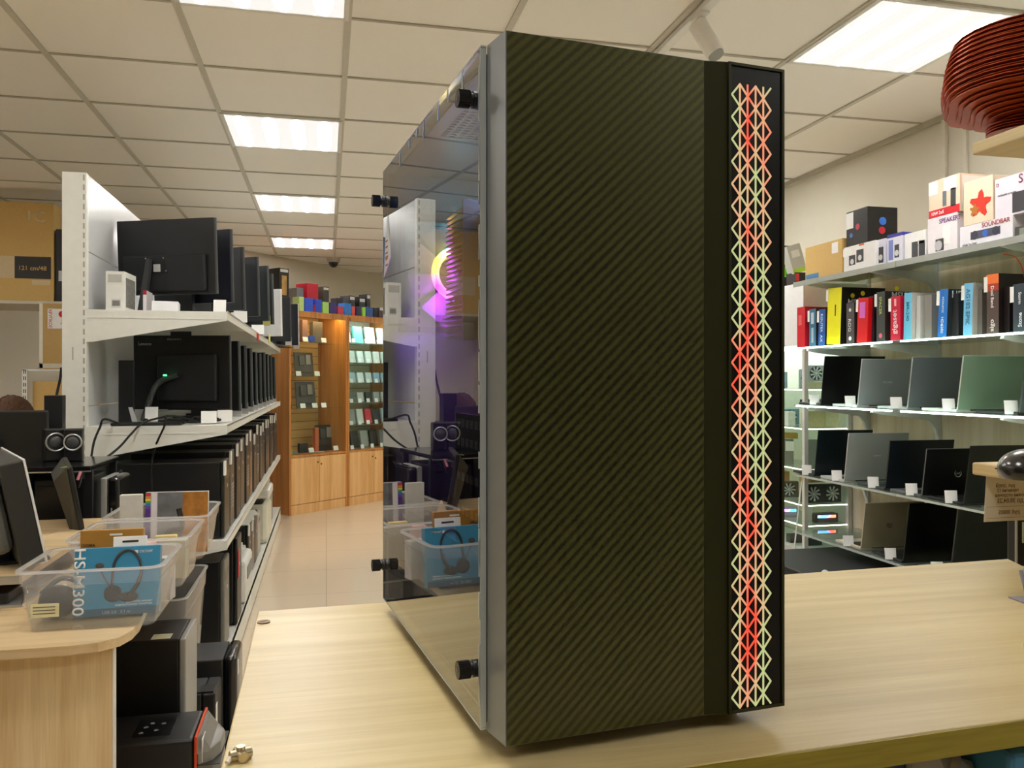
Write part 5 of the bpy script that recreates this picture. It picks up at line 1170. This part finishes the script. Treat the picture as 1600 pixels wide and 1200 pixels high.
# price cards on the laptop shelves
sh_n = {z3: 'upper', z4: 'middle', z5: 'lowest'}
on_ = ['first', 'second', 'third', 'fourth', 'fifth']
for z, lst in ((z3, (1273, 1329, 1401, 1483, 1581)), (z4, (1261, 1308, 1365, 1425, 1487)), (z5, (1326, 1392, 1465))):
    for i, px in enumerate(lst):
        c = at_X(px, SX + .02)
        k = thing('price_card', '%s white rounded price card from the left on the %s laptop shelf' % (on_[i], sh_n[z]), 'price card', (SX + .02, c.y, z + .0006), -.25, 'price cards on the laptop shelves')
        MB().box(-.027, .027, -.001, .001, .004, .058, .0009, mat=RXm(-.15)).build('card', M('fafafa', .5), k)
        MB().box(-.018, .018, -.004, .016, 0, .004, .001).box(-.02, .02, .001, .0022, .0, .03, mat=RXm(-.15)).build('holder', ACRY, k)
# ---- black display box below, beside the vitrine
bb = thing('display_box', 'large black box under the lowest laptop shelf, with a grey rail on its corner', 'box', (2.52, 3.72, 0))
MB().box(-.30, .42, -.40, .30, 0, .30, .01).build('carcass', M('0c0d0e', .6), bb)
MB().cyl((-.29, -.39, .335), (.30, -.42, .335), .010, 14).build('rail', M('a8acae', .3, .5), bb, smooth=True)
MB().sph((-.29, -.39, .335), .018).build('rail_knob', M('d8dadc', .3), bb, smooth=True)
MB().cyl((-.27, -.38, .30), (-.27, -.38, .33), .006).cyl((.28, -.38, .30), (.28, -.38, .33), .006).build('rail_post', GRY, bb)
wb_ = thing('white_cabinet', 'low white cabinet at the left of the black box, next to the computer case', 'cabinet', (2.20, 4.02, 0))
MB().box(-.25, .0, -.25, .2, 0, .235, .004).build('carcass', M('e4e2e0', .5), wb_); MB().box(-.24, -.01, -.2525, -.2502, .01, .225, .001).build('door', M('eceae8', .5), wb_)
# ---- glass vitrine beyond
VX = 2.73; VY = 4.28; VY2 = 6.1
vt = thing('display_cabinet', 'white framed glass display cabinet of graphics cards behind the laptop shelves', 'display cabinet', (0, 0, 0))
VF = M('dcdfdc', .35)
for (x, y) in ((VX, VY), (3.02, VY), (VX, VY2 - .03), (3.02, VY2 - .03), (VX, 5.18)):
    MB().box(x, x + .026, y, y + .026, .10, 1.43, .002).build('post', VF, vt)
MB().box(VX - .01, 3.048, VY - .01, VY2, 0, .23, .003).build('base', M('c9ccc8', .5), vt)
MB().box(VX - .012, VX - .0102, VY + .02, VY + .85, .04, .2).build('drawer_front', M('d4d6d2', .5), vt)
MB().box(VX - .02, 3.048, VY - .02, VY2, 1.43, 1.795, .003).build('top_panel', M('eceeee', .5), vt)
VS = (.37, .49, .70, .94, 1.17)
for z in VS:
    s = MB().box(VX + .002, 3.03, VY + .004, VY2 - .04, z - .006, z).build('glass_shelf', GSH, vt)
    MB().box(VX + .028, 3.015, VY + .002, VY + .0036, z - .007, z - .001).build('front_light_strip', emit('led_warm', 'fff6dc', 3.0), s)
    MB().box(VX + .0004, VX + .0018, VY + .03, VY2 - .1, z - .007, z - .001).build('side_light_strip', emit('led_warm', 'fff6dc', 3.0), s)
MB().box(3.035, 3.046, VY + .03, VY2 - .04, .24, 1.42).build('back_board', M('d8d4c4', .6), vt)
MB().box(VX + .004, VX + .008, VY + .03, 5.17, .24, 1.42).build('side_glass', GLS, vt)
MB().box(VX + .03, 3.015, VY + .006, VY + .010, .24, 1.42).build('front_glass', GLS, vt)
MB().box(VX + .03, 3.03, VY + .02, VY2 - .05, 1.418, 1.424).build('ceiling_light_panel', emit('cabinet_light', 'f2fff8', 2.6), vt)
# graphics cards: shroud with fans
def gpu(label, loc, w, h, nf, hx, fanc='2a3036', rz=0, kind='graphics_card', back='c8ccce', blade='b8c4c8', group='graphics cards in the white display cabinet'):
    t = thing(kind, label, 'graphics card', loc, rz, group)
    MB().box(-w / 2, w / 2, -.02, .02, 0, h, .005).build('shroud', M(hx, .35), t)
    r = min(h * .42, w / nf * .42)
    for k in range(nf):
        cx_ = -w / 2 + w * (k + .5) / nf
        f = MB().cyl((cx_, -.022, h / 2), (cx_, -.0205, h / 2), r, 24).build('fan', M(fanc, .4), t)
        b = MB()
        for j in range(9):
            m = T(cx_, -.0235, h / 2) @ RYm(2 * pi * j / 9)
            b.hexa([tuple(m @ Vector(q)) for q in ((r * .3, -.0008, -r * .05), (r * .93, -.0008, -r * .22), (r * .93, .0008, -r * .22), (r * .3, .0008, -r * .05), (r * .3, -.0008, r * .12), (r * .93, -.0008, r * .04), (r * .93, .0008, r * .04), (r * .3, .0008, r * .12))])
        b.cyl((cx_, -.0245, h / 2), (cx_, -.0225, h / 2), r * .25, 14)
        b.build('blades', M(blade, .35), f)
    return t
def vz(px, py, d): return at_d(px, d, py)
# graphics cards are seen through the side glass (aisle face) and the front
gpu('grey blue card with one round fan, upper left in the white cabinet', (2.80, 4.72, VS[4] + .003), .15, .105, 1, '6a7c86', fanc='2e4450', rz=-.5)
gpu('silver card with one fan just left of the cabinet post', (2.86, 4.46, VS[4] + .003), .09, .12, 1, '9aa0a2', rz=-.4, fanc='5a6266')
gpu('silver card with a fan right of the cabinet post', (2.845, 4.36, VS[4] + .045), .12, .10, 1, 'c4caca', fanc='3a4246', blade='e8f0f0')
clutter('cream package under the silver card right of the post', 2.845, 4.36, VS[4] + .0005, .12, .05, .043, 'd2cca8', 0)
gpu('blue grey dual fan card, second tier of the white cabinet', (2.83, 4.70, VS[3] + .003), .22, .10, 2, '6e8894', fanc='3a5664', rz=-.45)
gpu('long dark card lying under the upper laptop shelf end', (2.86, 4.36, VS[3] + .135), .20, .035, 1, '3e4c52')
clutter('pale yellow package on the second tier beside the post', 2.84, 4.36, VS[3] + .0005, .13, .06, .10, 'd8cc9c', .1)
clutter('translucent cream package on the second tier at right', 2.955, 4.37, VS[3] + .0005, .09, .06, .13, 'e2dab4', -.1)
clutter('white package at the left of the second tier', 2.80, 4.55, VS[3] + .0005, .05, .05, .09, 'e6e6e2', 0)
clutter('gold coloured box lying on the third tier', 2.80, 4.62, VS[2] + .16, .16, .08, .035, 'b8923c', -.4, 'gold_box', 'box')
for i, (x, y) in enumerate(((2.79, 4.78), (2.80, 4.55))):
    card('price_card', ('white card hanging on the left of the third tier', 'white card hanging on the third tier next to the post')[i], (x, y, VS[2] + .085), -.4, .05, .06, 0, 'cards in the white display cabinet')
    clutter('grey boxed card behind the %s hanging card of the third tier' % ('left', 'right')[i], x + .01, y + .05, VS[2] + .0005, .08, .03, .155, '8a908c', -.4, 'boxed_card', 'package')
clutter('tall grey package on the third tier behind the middle laptops', 2.84, 4.36, VS[2] + .0005, .12, .04, .17, '9aa09a', 0)
clutter('long wooden tray under the third tier of the white cabinet', 2.89, 4.36, VS[1] + .125, .25, .06, .055, 'b08a52', 0, 'wooden_tray', 'tray')
gpu('large black card with two silver bladed fans, lower part of the white cabinet', (2.885, 4.35, VS[1] + .003), .25, .11, 2, '26292c', fanc='1a1c1e', blade='c8ccce')
gpu('round heatsink card with wooden top, left of the post on the fourth tier', (2.82, 4.60, VS[1] + .003), .12, .10, 1, '5a564e', fanc='221e1a', rz=-.3)
clutter('brown box behind the heatsink card on the fourth tier', 2.82, 4.75, VS[1] + .0005, .16, .08, .15, 'b48a50', -.3, 'brown_box', 'box')
for i, (x, y, c1, c2, lb) in enumerate(((2.91, 4.36, '4a90ff', 'ff5a40', 'card with a blue and red glow on the lowest tier'), (2.81, 4.62, 'd060ff', '30d8d0', 'card with pink and cyan glowing edge, lowest tier at left'))):
    t = thing('lit_card', lb, 'graphics card', (x, y, VS[0] + .003), -.3 if i else 0)
    MB().box(-.08, .08, -.03, .03, 0, .055, .006).build('shroud', M('5a4a44' if i == 0 else 'b8a8c8', .4), t)
    MB().box(-.06, .06, -.0316, -.0302, .03, .045, .0004).build('glow_bar', emit('glow_%d' % i, c1, 4, c2, 18), t)
clutter('white paper booklet standing beside the glowing card', 2.80, 4.36, VS[0] + .0005, .07, .01, .105, 'dfe4dc', .1)
for i, (x, y, w, h, hx) in enumerate(((2.80, 4.50, .08, .05, '30383a'), (2.86, 4.40, .10, .045, '3c4442'))):
    clutter(('dark adapter at the bottom of the cabinet, left', 'dark adapter at the bottom of the cabinet, right of the post')[i], x, y, .2310, w, .05, h, hx, 0, 'adapter', 'adapter')
cable('white cable hanging diagonally in front of the cabinet post', [P(1257, 735, 4.70), P(1252, 760, 4.66), P(1248, 790, 4.62), P(1241, 860, 4.58)], .004, mt=M('e6e4de', .4))
# cartons on top of the white cabinet
def vbox(name, label, px, w, d, h, hx, y=4.45, rz=0, z=1.7956, decs=(), tx=0, ln=0):
    c = at_Y(px, y); return carton(name, label, 'box', w, d, h, (c.x, y, z), M(hx, .5), rz, None, decs, ln, tx)
vbox('green_black_carton', 'black carton with a bright green band beside the computer case, top of the white cabinet', 1224, .10, .12, .26, '1c1e1c', 4.6, -.2, decs=[('f', [('c', 'green_band', 0, .25, 1, .5, M('7ce018', .5)), ('d', 'round_mark', .5, .75, .02, CARDW)]), ('l', [('c', 'green_band', 0, .25, 1, .5, M('6cd018', .5))])])
vbox('grey_green_carton', 'grey carton with a yellow green base, leaning on the black and green one', 1246, .085, .09, .17, 'b8bab0', 4.42, -.15, z=1.87, decs=[('f', [('c', 'green_band', 0, .0, 1, .16, M('a8d838', .5)), ('c', 'light_print', .2, .55, .8, .8, M('dcdcd4', .5))])], ln=-.28)
vbox('black_red_carton', 'small black and red carton under the leaning grey one', 1245, .08, .10, .072, '241c1c', 4.42, 0, decs=[('f', [('c', 'red_patch', .0, .3, .3, .9, M('c03030', .5)), ('c', 'green_band', .1, .0, .6, .2, M('7ce018', .5))])])
# items at the left end of the second level, behind the red carton
vbox('violet_package', 'violet and white package left of the red carton', 1226, .05, .05, .14, '6a50a0', 4.22, 0, z=1.1706 + .0) if False else None

# ================================================================ near right rack with cooler and mouse
rk = thing('product_rack', 'small light wood display rack at the right edge, carrying the cooler and the mouse', 'rack', (0, 0, 0))
XL = .85; YF = .937
MB().box(.935, 1.30, .50, .518, 0, 1.75, .001).build('side_panel', WOODR, rk)
for z, nm in ((1.541, 'upper_board'), (1.11, 'lower_board')):
    MB().box(XL, 1.28, .60, YF, z - .0165, z, .0022).build(nm, WOODR, rk)
    m = MB(); y0 = .745
    pts = [(XL + .065, z - .0168), (1.28, z - .0168), (1.28, z - .30), (XL + .19, z - .20)]
    lo = [m.bm.verts.new((x, y0, q)) for x, q in pts]; hi = [m.bm.verts.new((x, y0 + .016, q)) for x, q in pts]
    m.bm.faces.new(lo); m.bm.faces.new(hi[::-1])
    for k in range(4): m.bm.faces.new((lo[k], hi[k], hi[(k + 1) % 4], lo[(k + 1) % 4]))
    m.build('gusset', WOODR, rk)
MB().box(1.262, 1.28, .519, YF, 0, 1.75, .001).build('upright_panel', WOODR, rk)
MB().box(.955, 1.261, .60, 1.02, .935, .951, .001).build('bottom_board', WOODR, rk)
# mouse
c = at_d(1606, .93, 722)
ms = thing('computer_mouse', 'glossy black computer mouse on the lower board at the right edge', 'mouse', (c.x + .002, c.y, 1.1104), -.9)
mb = MB(); bmesh.ops.create_uvsphere(mb.bm, u_segments=40, v_segments=24, radius=1)
for v in mb.bm.verts:
    x, y, q = v.co; yy = y * .052; hh = .036 * (1 - .22 * (y * .5 + .5)); v.co = Vector((x * .031 * (1 - .08 * y), yy, max(0.0, (q * .72 + .28)) * hh if q > -.38 else 0.0))
mb.build('shell', M('1a1a17', .25, coat=.5), ms, smooth=True)
MB().cyl((-.004, .030, .031), (.004, .030, .031), .009, 20).build('wheel', RUB, ms, smooth=True)
MB().box(-.0314, .0314, -.02, .025, .0085, .0098).build('seam', M('3c3c3a', .3), ms)
# hanging paper sheet behind the lower board
pp_ = at_d(1548, 1.125, 745)
ps_ = thing('price_sheet', 'thin brownish paper price sheet hanging under the lower board', 'paper', (pp_.x, pp_.y, 1.0930), 0)
ps_.location = (XL + .012, .925, 1.0930)
MB().prism([(0, 0), (.20, 0), (.20, -.062), (-.004, -.062)], -.0002, .0002, mat=RX).build('sheet', M('e2dccc', .7, var=.08), ps_)
tx_ = MB()
MIR = Matrix.Diagonal((-1, 1, 1, 1))
for s, u, v, w_ in (('руб. ДНЕЙ', .030, -.014, .030), ('гарантия 12', .034, -.021, .034), ('возможна отсрочка', .044, -.028, .060), ('до 30.04.25', .038, -.035, .042), ('руб 00805', .036, -.0505, .034)):
    tx_.text(s, T(u, -.0004, v) @ RX @ MIR, w_, th=.0002)
tx_.box(0, .19, -.0005, -.0003, -.0425, -.0421).box(0, .19, -.0005, -.0003, -.0575, -.0571)
tx_.build('lettering', M('8a7458', .7), ps_)
# copper cooler
COP = M('c2552c', .3, .35, var=.15, scale=90); COPB = M('b06a3c', .22, .95)
ck = thing('copper_cooler', 'copper red finned processor cooler on the upper board, top right corner', 'processor cooler', (XL + .085, .895, 1.5414), 0)
fm = MB()
def lobe(zq, sx_, sy_, ox, oy, n_=40):
    out = []
    for k in range(n_):
        a = 2 * pi * k / n_; r = 1 + .10 * math.cos(4 * a) + .05 * math.cos(2 * a + 1)
        out.append((ox + sx_ * r * math.cos(a), oy + sy_ * r * math.sin(a)))
    return out
for k in range(30):
    q = .030 + .0033 * k; f = k / 29
    g_ = min(1, .55 + k * .062)
    sx_ = (.088 + .012 * math.sin(f * pi)) * g_ * (1 if k % 2 else .97); sy_ = (.120 + .02 * math.sin(f * pi * .9)) * g_ * (1 if k % 2 else .97)
    fm.prism(lobe(q, sx_, sy_, -.018 - .012 * f + (1 - g_) * .05, .0 - .01 * f + (1 - g_) * .05), q, q + .0007)
fm.build('fin_stack', COP, ck)
fm = MB()
for k in range(4):
    q = .014 + .0036 * k
    fm.prism(lobe(q, .062, .070, .012, .03), q, q + .00055)
fm.build('lower_fins', COP, ck)
MB().cyl((.01, .06, .024), (.01, .06, .05), .026, 30).build('fan_hub', M('161314', .35), ck, smooth=True)
for k in range(3):
    y = -.085 + .030 * k
    MB().tube([(.0, y, .05), (-.022, y, .040), (-.030, y, .024), (-.022, y, .008), (.0, y, .004), (.03, y, .004)], .0042, 12).build('heat_pipe', COPB, ck, smooth=True)
MB().box(-.0, .06, -.11, .02, .0, .004).build('base_plate', COPB, ck)
fw_ = MB()
cn = at_d(1570, 1.02, 222)
con = thing('fan_connector', 'pale yellow fan plug on a brown wire hanging over the upper board edge', 'connector', (XL - .008, .80, 1.5435), 0)
MB().box(-.008, .006, -.006, .006, -.012, .004, .0008, mat=RYm(-.5)).build('plug_body', M('e2d48c', .4), con)
wr = MB()
for k in range(3): wr.tube([(.004, -.003 + .003 * k, .003), (.02, -.03 + .003 * k, .012), (.03, -.07 + .003 * k, .026), (.045, -.10 + .003 * k, .03)], .0009, 6)
wr.build('wire', M('6a2018', .5), con, smooth=True)
# small terminal behind the counter corner
bt = thing('card_terminal', 'black handheld terminal with a pale label past the counter corner', 'terminal', (1.012, .99, .9515), -.2)
MB().box(-.04, .05, -.012, .012, 0, .085, .005).build('body', M('141414', .35), bt); MB().box(-.032, -.02, -.0135, -.0122, .035, .065).build('label', M('a8b090', .5), bt)
MB().box(-.041, -.0385, -.013, -.009, 0, .085, .001).build('silver_edge', SILV, bt)
# ================================================================ far beech cabinets standing diagonally
ca = at_z(452, 806, 0); cb2 = at_z(543.5, 791, 0)
cdv = (cb2 - ca); CW = cdv.length; cdir = cdv.normalized(); crz = math.atan2(cdir.y, cdir.x)
CH_ = 1.86; DEP = .42
SLATW = wood('slatwall_beech', 'd8b070', 'c49a54', 0, .5)
def cabinet(k, label, lightc, le, backm):
    base_ = ca + cdir * (CW * k)
    t = thing('display_cabinet', label, 'display cabinet', (base_.x, base_.y, 0), crz, 'beech display cabinets at the far end')
    W_ = CW - .004
    for x in (0, W_ - .022): MB().box(x, x + .022, 0, DEP, 0, CH_ - .0222, .001).build('side_panel', WOODF, t)
    MB().box(0, W_, -.012, DEP, CH_ - .022, CH_, .001).build('top_board', WOODF, t)
    MB().box(.0225, W_ - .0225, .006, .024, 0, .085).build('plinth', WOODK, t)
    for i, (a, b) in enumerate(((.0225, W_ / 2 - .0015), (W_ / 2 + .0015, W_ - .0225))):
        d = MB().box(a, b, .0, .018, .09, .515, .001).build('door', WOODK, t)
        xx = b - .018 if i == 0 else a + .02
        MB().cyl((xx, -.004, .46 if i == 0 else .44), (xx, -.0005, .46 if i == 0 else .44), .009, 14).build('lock', M('6a5a3a', .3, .6), d)
    MB().box(.0225, W_ - .0225, .0, DEP - .02, .52, .538).build('display_floor', WOODF, t)
    MB().box(.0225, W_ - .0225, -.0118, .002, CH_ - .055, CH_ - .0222, .001).build('fascia', WOODF, t)
    bm_ = MB().box(.0225, W_ - .0225, DEP - .016, DEP - .002, .539, CH_ - .0225).build('back_panel', backm, t)
    s = MB()
    for j in range(16): s.box(.0226, W_ - .0226, DEP - .0175, DEP - .0162, .58 + .08 * j, .586 + .08 * j)
    s.build('groove', M('7c5a2c', .6), bm_)
    zs = (.96, 1.26, 1.58) if k == 0 else (.78, 1.0, 1.20, 1.40, 1.60)
    for z in zs: MB().box(.024, W_ - .024, .05, DEP - .02, z - .006, z).build('glass_shelf', GSH if k else GLS, t)
    for x0_, x1_, yy in ((.024, W_ * .52, .028), (W_ * .48, W_ - .024, .034)): MB().box(x0_, x1_, yy, yy + .004, .542, CH_ - .024).build('sliding_glass', GLS, t)
    MB().box(.04, W_ - .04, .06, .12, CH_ - .032, CH_ - .0225).build('light_bar', emit('bar%d' % k, lightc, le), t)
    return t
cabinet(0, 'left beech cabinet with warm yellow slatted back and computer boards inside', 'ffe09a', 10, SLATW)
cabinet(1, 'right beech cabinet with bright bluish shelves of phones', 'e6fbff', 18, M('b8b49c', .6))
cabinet(2, 'beech cabinet continuing behind the computer case', 'e6fbff', 6, M('b8b49c', .6))
def incab(k, x, y, z):  # local point of cabinet k to world
    p = ca + cdir * (CW * k); n_ = Vector((-cdir.y, cdir.x, 0)); return (p.x + cdir.x * x + n_.x * y, p.y + cdir.y * x + n_.y * y, z)
PCBM = M('3a3834', .5, var=.8, scale=45)
def board(label, x, z, w, h, hx='34322e', k=0):
    t = thing('computer_board', label, 'computer board', incab(k, x, .20, z + .001), crz, 'computer boards in the left beech cabinet', rot=(-.12, 0, crz))
    MB().box(-w / 2, w / 2, -.004, .004, 0, h, .001).build('board', M(hx, .5, var=.6, scale=50), t)
    MB().box(-w * .3, -w * .02, -.022, -.0045, h * .45, h * .85, .003).build('heatsink', M('5c5a58', .4, .4), t)
    MB().box(w * .08, w * .34, -.014, -.0045, h * .5, h * .9, .002).build('socket', M('8c8880', .4, .3), t)
    MB().box(-w * .35, w * .3, -.010, -.0045, h * .15, h * .2, .001).build('slot_bank', M('1a1a1a', .4), t)
    return t
board('dark computer board at left on the middle tier of the yellow cabinet', .09, 1.26, .14, .24)
board('large computer board at right on the middle tier of the yellow cabinet', .34, 1.26, .22, .23, '4a463e')
board('dark computer board at left on the lower tier of the yellow cabinet', .10, .96, .17, .24)
board('computer board with grey heatsink at right on the lower tier of the yellow cabinet', .36, .96, .23, .25, '4c4a46')
board('big dark motherboard on the floor of the yellow cabinet', .60, .539, .23, .25, '2c2a28')
cl = lambda label, x, z, w, d, h, hx, name='package', cat='package', k=0, yy=.18, g=None: tag(MB().box(-w / 2, w / 2, -d / 2, d / 2, 0, h, .002).box(-w * .38, w * .38, -d / 2 - .0008, -d / 2, h * .15, h * .6).build(name, M(hx, .5, var=.1, scale=40), None, incab(k, x, yy, z + .001), crz), label, cat, g)
cl('tall white printed box at the left of the top tier, yellow cabinet', .10, 1.585, .07, .05, .22, 'b8bab4')
cl('brown transparent package on the top tier, yellow cabinet', .20, 1.585, .10, .04, .20, '5a3a24')
cl('red grey package on the top tier, yellow cabinet', .31, 1.585, .06, .04, .21, '7a5a54')
cl('blue capped package on the top tier, yellow cabinet', .335, 1.585, .05, .04, .06, '3458b8', yy=.10)
cl('grey and red package at right on the top tier, yellow cabinet', .46, 1.585, .12, .05, .20, '5c5048')
for i, (x, z, lb) in enumerate(((.25, 1.585, 'left card on the top tier of the yellow cabinet'), (.47, 1.585, 'right card on the top tier of the yellow cabinet'), (.17, 1.265, 'left card on the middle tier of the yellow cabinet'), (.39, 1.265, 'right card on the middle tier of the yellow cabinet'),
        (.22, .965, 'left card on the lower tier of the yellow cabinet'), (.36, .965, 'middle card on the lower tier of the yellow cabinet'), (.47, .965, 'right card on the lower tier of the yellow cabinet'), (.32, .545, 'left card on the floor of the yellow cabinet'), (.62, .545, 'right card on the floor of the yellow cabinet'))):
    tag(MB().box(-.03, .03, -.001, .001, 0, .045, .0008, mat=RXm(-.25)).build('price_card', CARDW, None, incab(0, x, .075, z + .0008), crz), 'white ' + lb, 'price card', 'cards in the yellow cabinet')
cl('white plastic bottle on the floor of the yellow cabinet', .05, .539, .06, .05, .12, 'd8dcd8')
cl('yellow green trinket on the floor of the yellow cabinet', .07, .539, .06, .05, .05, '9ab048', yy=.10)
cl('small silver part on the floor of the yellow cabinet', .14, .539, .08, .05, .02, '8c8a84', yy=.12)
cl('small dark laptop shaped part on the floor of the yellow cabinet', .30, .539, .10, .03, .09, '2c2c2e')
cl('narrow orange and white box beside the big motherboard', .455, .539, .045, .04, .23, 'c8643c')
cl('flat white leaflet on the floor of the yellow cabinet', .42, .539, .10, .06, .006, 'c4c0b4', yy=.10)
# phones and packages in the second cabinet
pn = 0
tiers = [(.539, 5, .17, ('b8c0c0', '20262a', 'a4acac', '1c2226', '8a9296')), (.781, 6, .15, ('d8dee0', '9aa4a8', 'e4e6e6', 'e0465a', '3a4248', 'b4c8dc')), (1.001, 6, .10, ('4a5256', '6a7478', 'c8ccce', '30363a', 'a8b4bc', 'd8e0e4')), (1.201, 6, .10, ('c8d8e4', 'a8c4d8', 'e4eef4', 'd0dce4', '98b8d8', 'b4d4ee')), (1.401, 6, .12, ('e8eae8', 'c8d4cc', 'e2e6e4', 'd8dedc', 'e6e8e6', 'dce4e2')), (1.601, 4, .17, ('e4e6e2', '5cc4b0', 'c8ccc8', 'dcdedc'))]
tn = ['floor', 'first shelf', 'second shelf', 'third shelf', 'fourth shelf', 'top shelf']
for ti, (z, n_, h, hs_) in enumerate(tiers):
    for j in range(n_):
        w_ = .68 / n_
        lb = '%s phone package from the left on the %s of the bluish cabinet' % (['first', 'second', 'third', 'fourth', 'fifth', 'sixth'][j], tn[ti])
        t = MB().box(-w_ * .36, w_ * .36, -.012, .012, 0, h, .003, mat=RXm(-.2)).build('phone_package', M(hs_[j], .35), None, incab(1, .06 + w_ * (j + .5), .19, z + .0035), crz)
        tag(t, lb, 'package', 'phone packages in the bluish cabinet')
        c_ = MB().box(-.022, .022, -.0016, 0, -.0, .040, .0006, mat=RXm(-.2)).build('price_card', M('f6f8f8', .5), None, incab(1, .06 + w_ * (j + .5) + .01, .085, z + .0012), crz)
        tag(c_, 'white price card before the ' + lb.replace('of the bluish cabinet', '').strip() + ', bluish', 'price card', 'price cards in the bluish cabinet')
cl('teal hanging package at the back of the top shelf, bluish cabinet', .22, 1.601, .12, .04, .22, '48b8a4', k=1, yy=.30)
cl('grey hanging package at the back of the top shelf, bluish cabinet', .42, 1.601, .10, .04, .16, '9a9a94', k=1, yy=.30)
# row of cartons and mugs on top
topz = CH_
def topbox(label, pa, pb, ytop, hx, name='carton', zoff=0, dep=.10, yy=.06, decs=(), cat='box', g='cartons on top of the beech cabinets'):
    pm = (pa + pb) / 2
    # position along the front line of the cabinets
    best = None
    r = ray(pm); n_ = Vector((-cdir.y, cdir.x, 0)); p0 = ca + n_ * yy
    den = r.x * cdir.y - r.y * cdir.x; t = (p0.x * cdir.y - p0.y * cdir.x) / den; q = Vector((r.x * t, r.y * t, 0))
    w_ = (pb - pa) / FOC * t / abs((RT.x * cdir.x + RT.y * cdir.y)) * .78
    h = EYE + (595 - ytop) / FOC * t - topz - zoff
    o = MB().box(-w_ / 2, w_ / 2, -.0, dep, 0, h, .003).box(-w_ * .35, w_ * .35, -.0012, 0, h * .5, h * .8).build(name, M(hx, .45, var=.1, scale=30), None, (q.x, q.y, topz + .0008 + zoff), crz)
    tag(o, label, cat, g); return o
def crown(o, hx, a=.8, b=.97):   # a band of lettering near the top of the front
    w_ = o.dimensions; me = o.data; xs = [v.co.x for v in me.vertices]; zs = [v.co.z for v in me.vertices]; x = max(xs); h = max(zs)
    MB().box(-x * .8, x * .8, -.0022, -.0013, h * a, h * b).build('printed_band', M(hx, .5), o)
o = topbox('tall black carton with a golden picture, at the left end of the cabinet tops', 437, 451, 419, '201e1a', 'tall_carton', dep=.22, yy=.03); crown(o, 'd8d4cc', .9, .97)
w_ = max(v.co.x for v in o.data.vertices); h_ = max(v.co.z for v in o.data.vertices); MB().box(-w_ * .5, w_ * .5, -.0022, -.0013, h_ * .35, h_ * .82).build('gold_picture', M('b08c50', .5, var=.6, scale=30), o)
topbox('grey carton with white band right of the tall black one', 464, 474, 450, '7a7672', dep=.12, yy=.14)
topbox('pale green and white small carton in front of the grey one', 468, 475, 464, 'c4e088', yy=.03)
o = topbox('large red carton with a white patch on the cabinet tops', 480, 497, 443, 'c81430', dep=.16, yy=.13); crown(o, 'e8e4e8', .28, .45)
topbox('left royal blue mug shaped carton below the red one', 477, 489, 466, '2a58d8', yy=.02)
topbox('right royal blue carton below the red one', 493, 503, 468, '2a50cc', yy=.02)
topbox('small crimson carton between the two royal blue ones', 489.5, 492.5, 476, 'b01838', yy=.02)
o = topbox('tall olive black carton with a pale gold stripe', 505, 514, 448, '3c3a30', dep=.2, yy=.12); crown(o, 'd8d8d0', .88, .96)
topbox('light green small carton below the olive black one', 504.5, 514, 472, 'b0e070', yy=.02)
topbox('dark purple carton right of the light green one', 515, 526, 473, '3c2a78', yy=.02)
topbox('small white topped black carton above the pinkish one', 526, 536, 466, '2c2828', dep=.09, yy=.14)
topbox('pinkish red small carton near the cabinet joint', 528, 537, 479, 'c84058', yy=.02)
topbox('bright blue carton at the cabinet joint', 539, 549, 474, '2c7cd0', yy=.02)
o = topbox('dark grey carton with white band behind the bright blue one', 546, 555, 462, '2e2e30', dep=.14, yy=.14); crown(o, 'd8d8d8', .8, .94)
topbox('coral red small carton right of the bright blue one', 549.5, 555, 479, 'dc5048', yy=.02)
topbox('navy purple carton over the bluish cabinet', 556, 565, 479, '2c2850', yy=.02)
o = topbox('black carton with a white label over the navy purple one', 561, 571, 464, '17171a', dep=.14, yy=.14); crown(o, 'c8c8c8', .75, .9)
topbox('lime green small carton over the bluish cabinet', 566.5, 571.5, 480, '9cdc4c', yy=.02)
o = topbox('tall narrow black carton behind the blue ones over the bluish cabinet', 573, 579, 460, '202226', dep=.12, yy=.14); crown(o, 'd8dcdc', .82, .96)
topbox('medium blue carton right of the lime green one', 573, 583, 480, '2c58a0', yy=.02)
topbox('black carton near the computer case on the cabinet tops', 583.5, 591, 481, '101012', yy=.02)
o = topbox('dark grey carton with a white top half beside the computer case', 592, 604, 481, '4a3c3c', yy=.02); crown(o, 'd4d4d4', .72, .98)
EXPO = 1.0
# ================================================================ world and view
w = bpy.data.worlds.new('world'); SC.world = w; w.use_nodes = True
w.node_tree.nodes['Background'].inputs[0].default_value = (.9, .93, 1, 1); w.node_tree.nodes['Background'].inputs[1].default_value = .05
SC.view_settings.view_transform = 'Standard'; SC.view_settings.look = 'None'; SC.view_settings.gamma = 1; SC.view_settings.exposure = EXPO
SC.view_settings.use_curve_mapping = False
SC.cycles.transparent_max_bounces = 32; SC.cycles.max_bounces = 10; SC.cycles.diffuse_bounces = 5; SC.cycles.use_denoising = True
SC.cycles.sample_clamp_indirect = 6
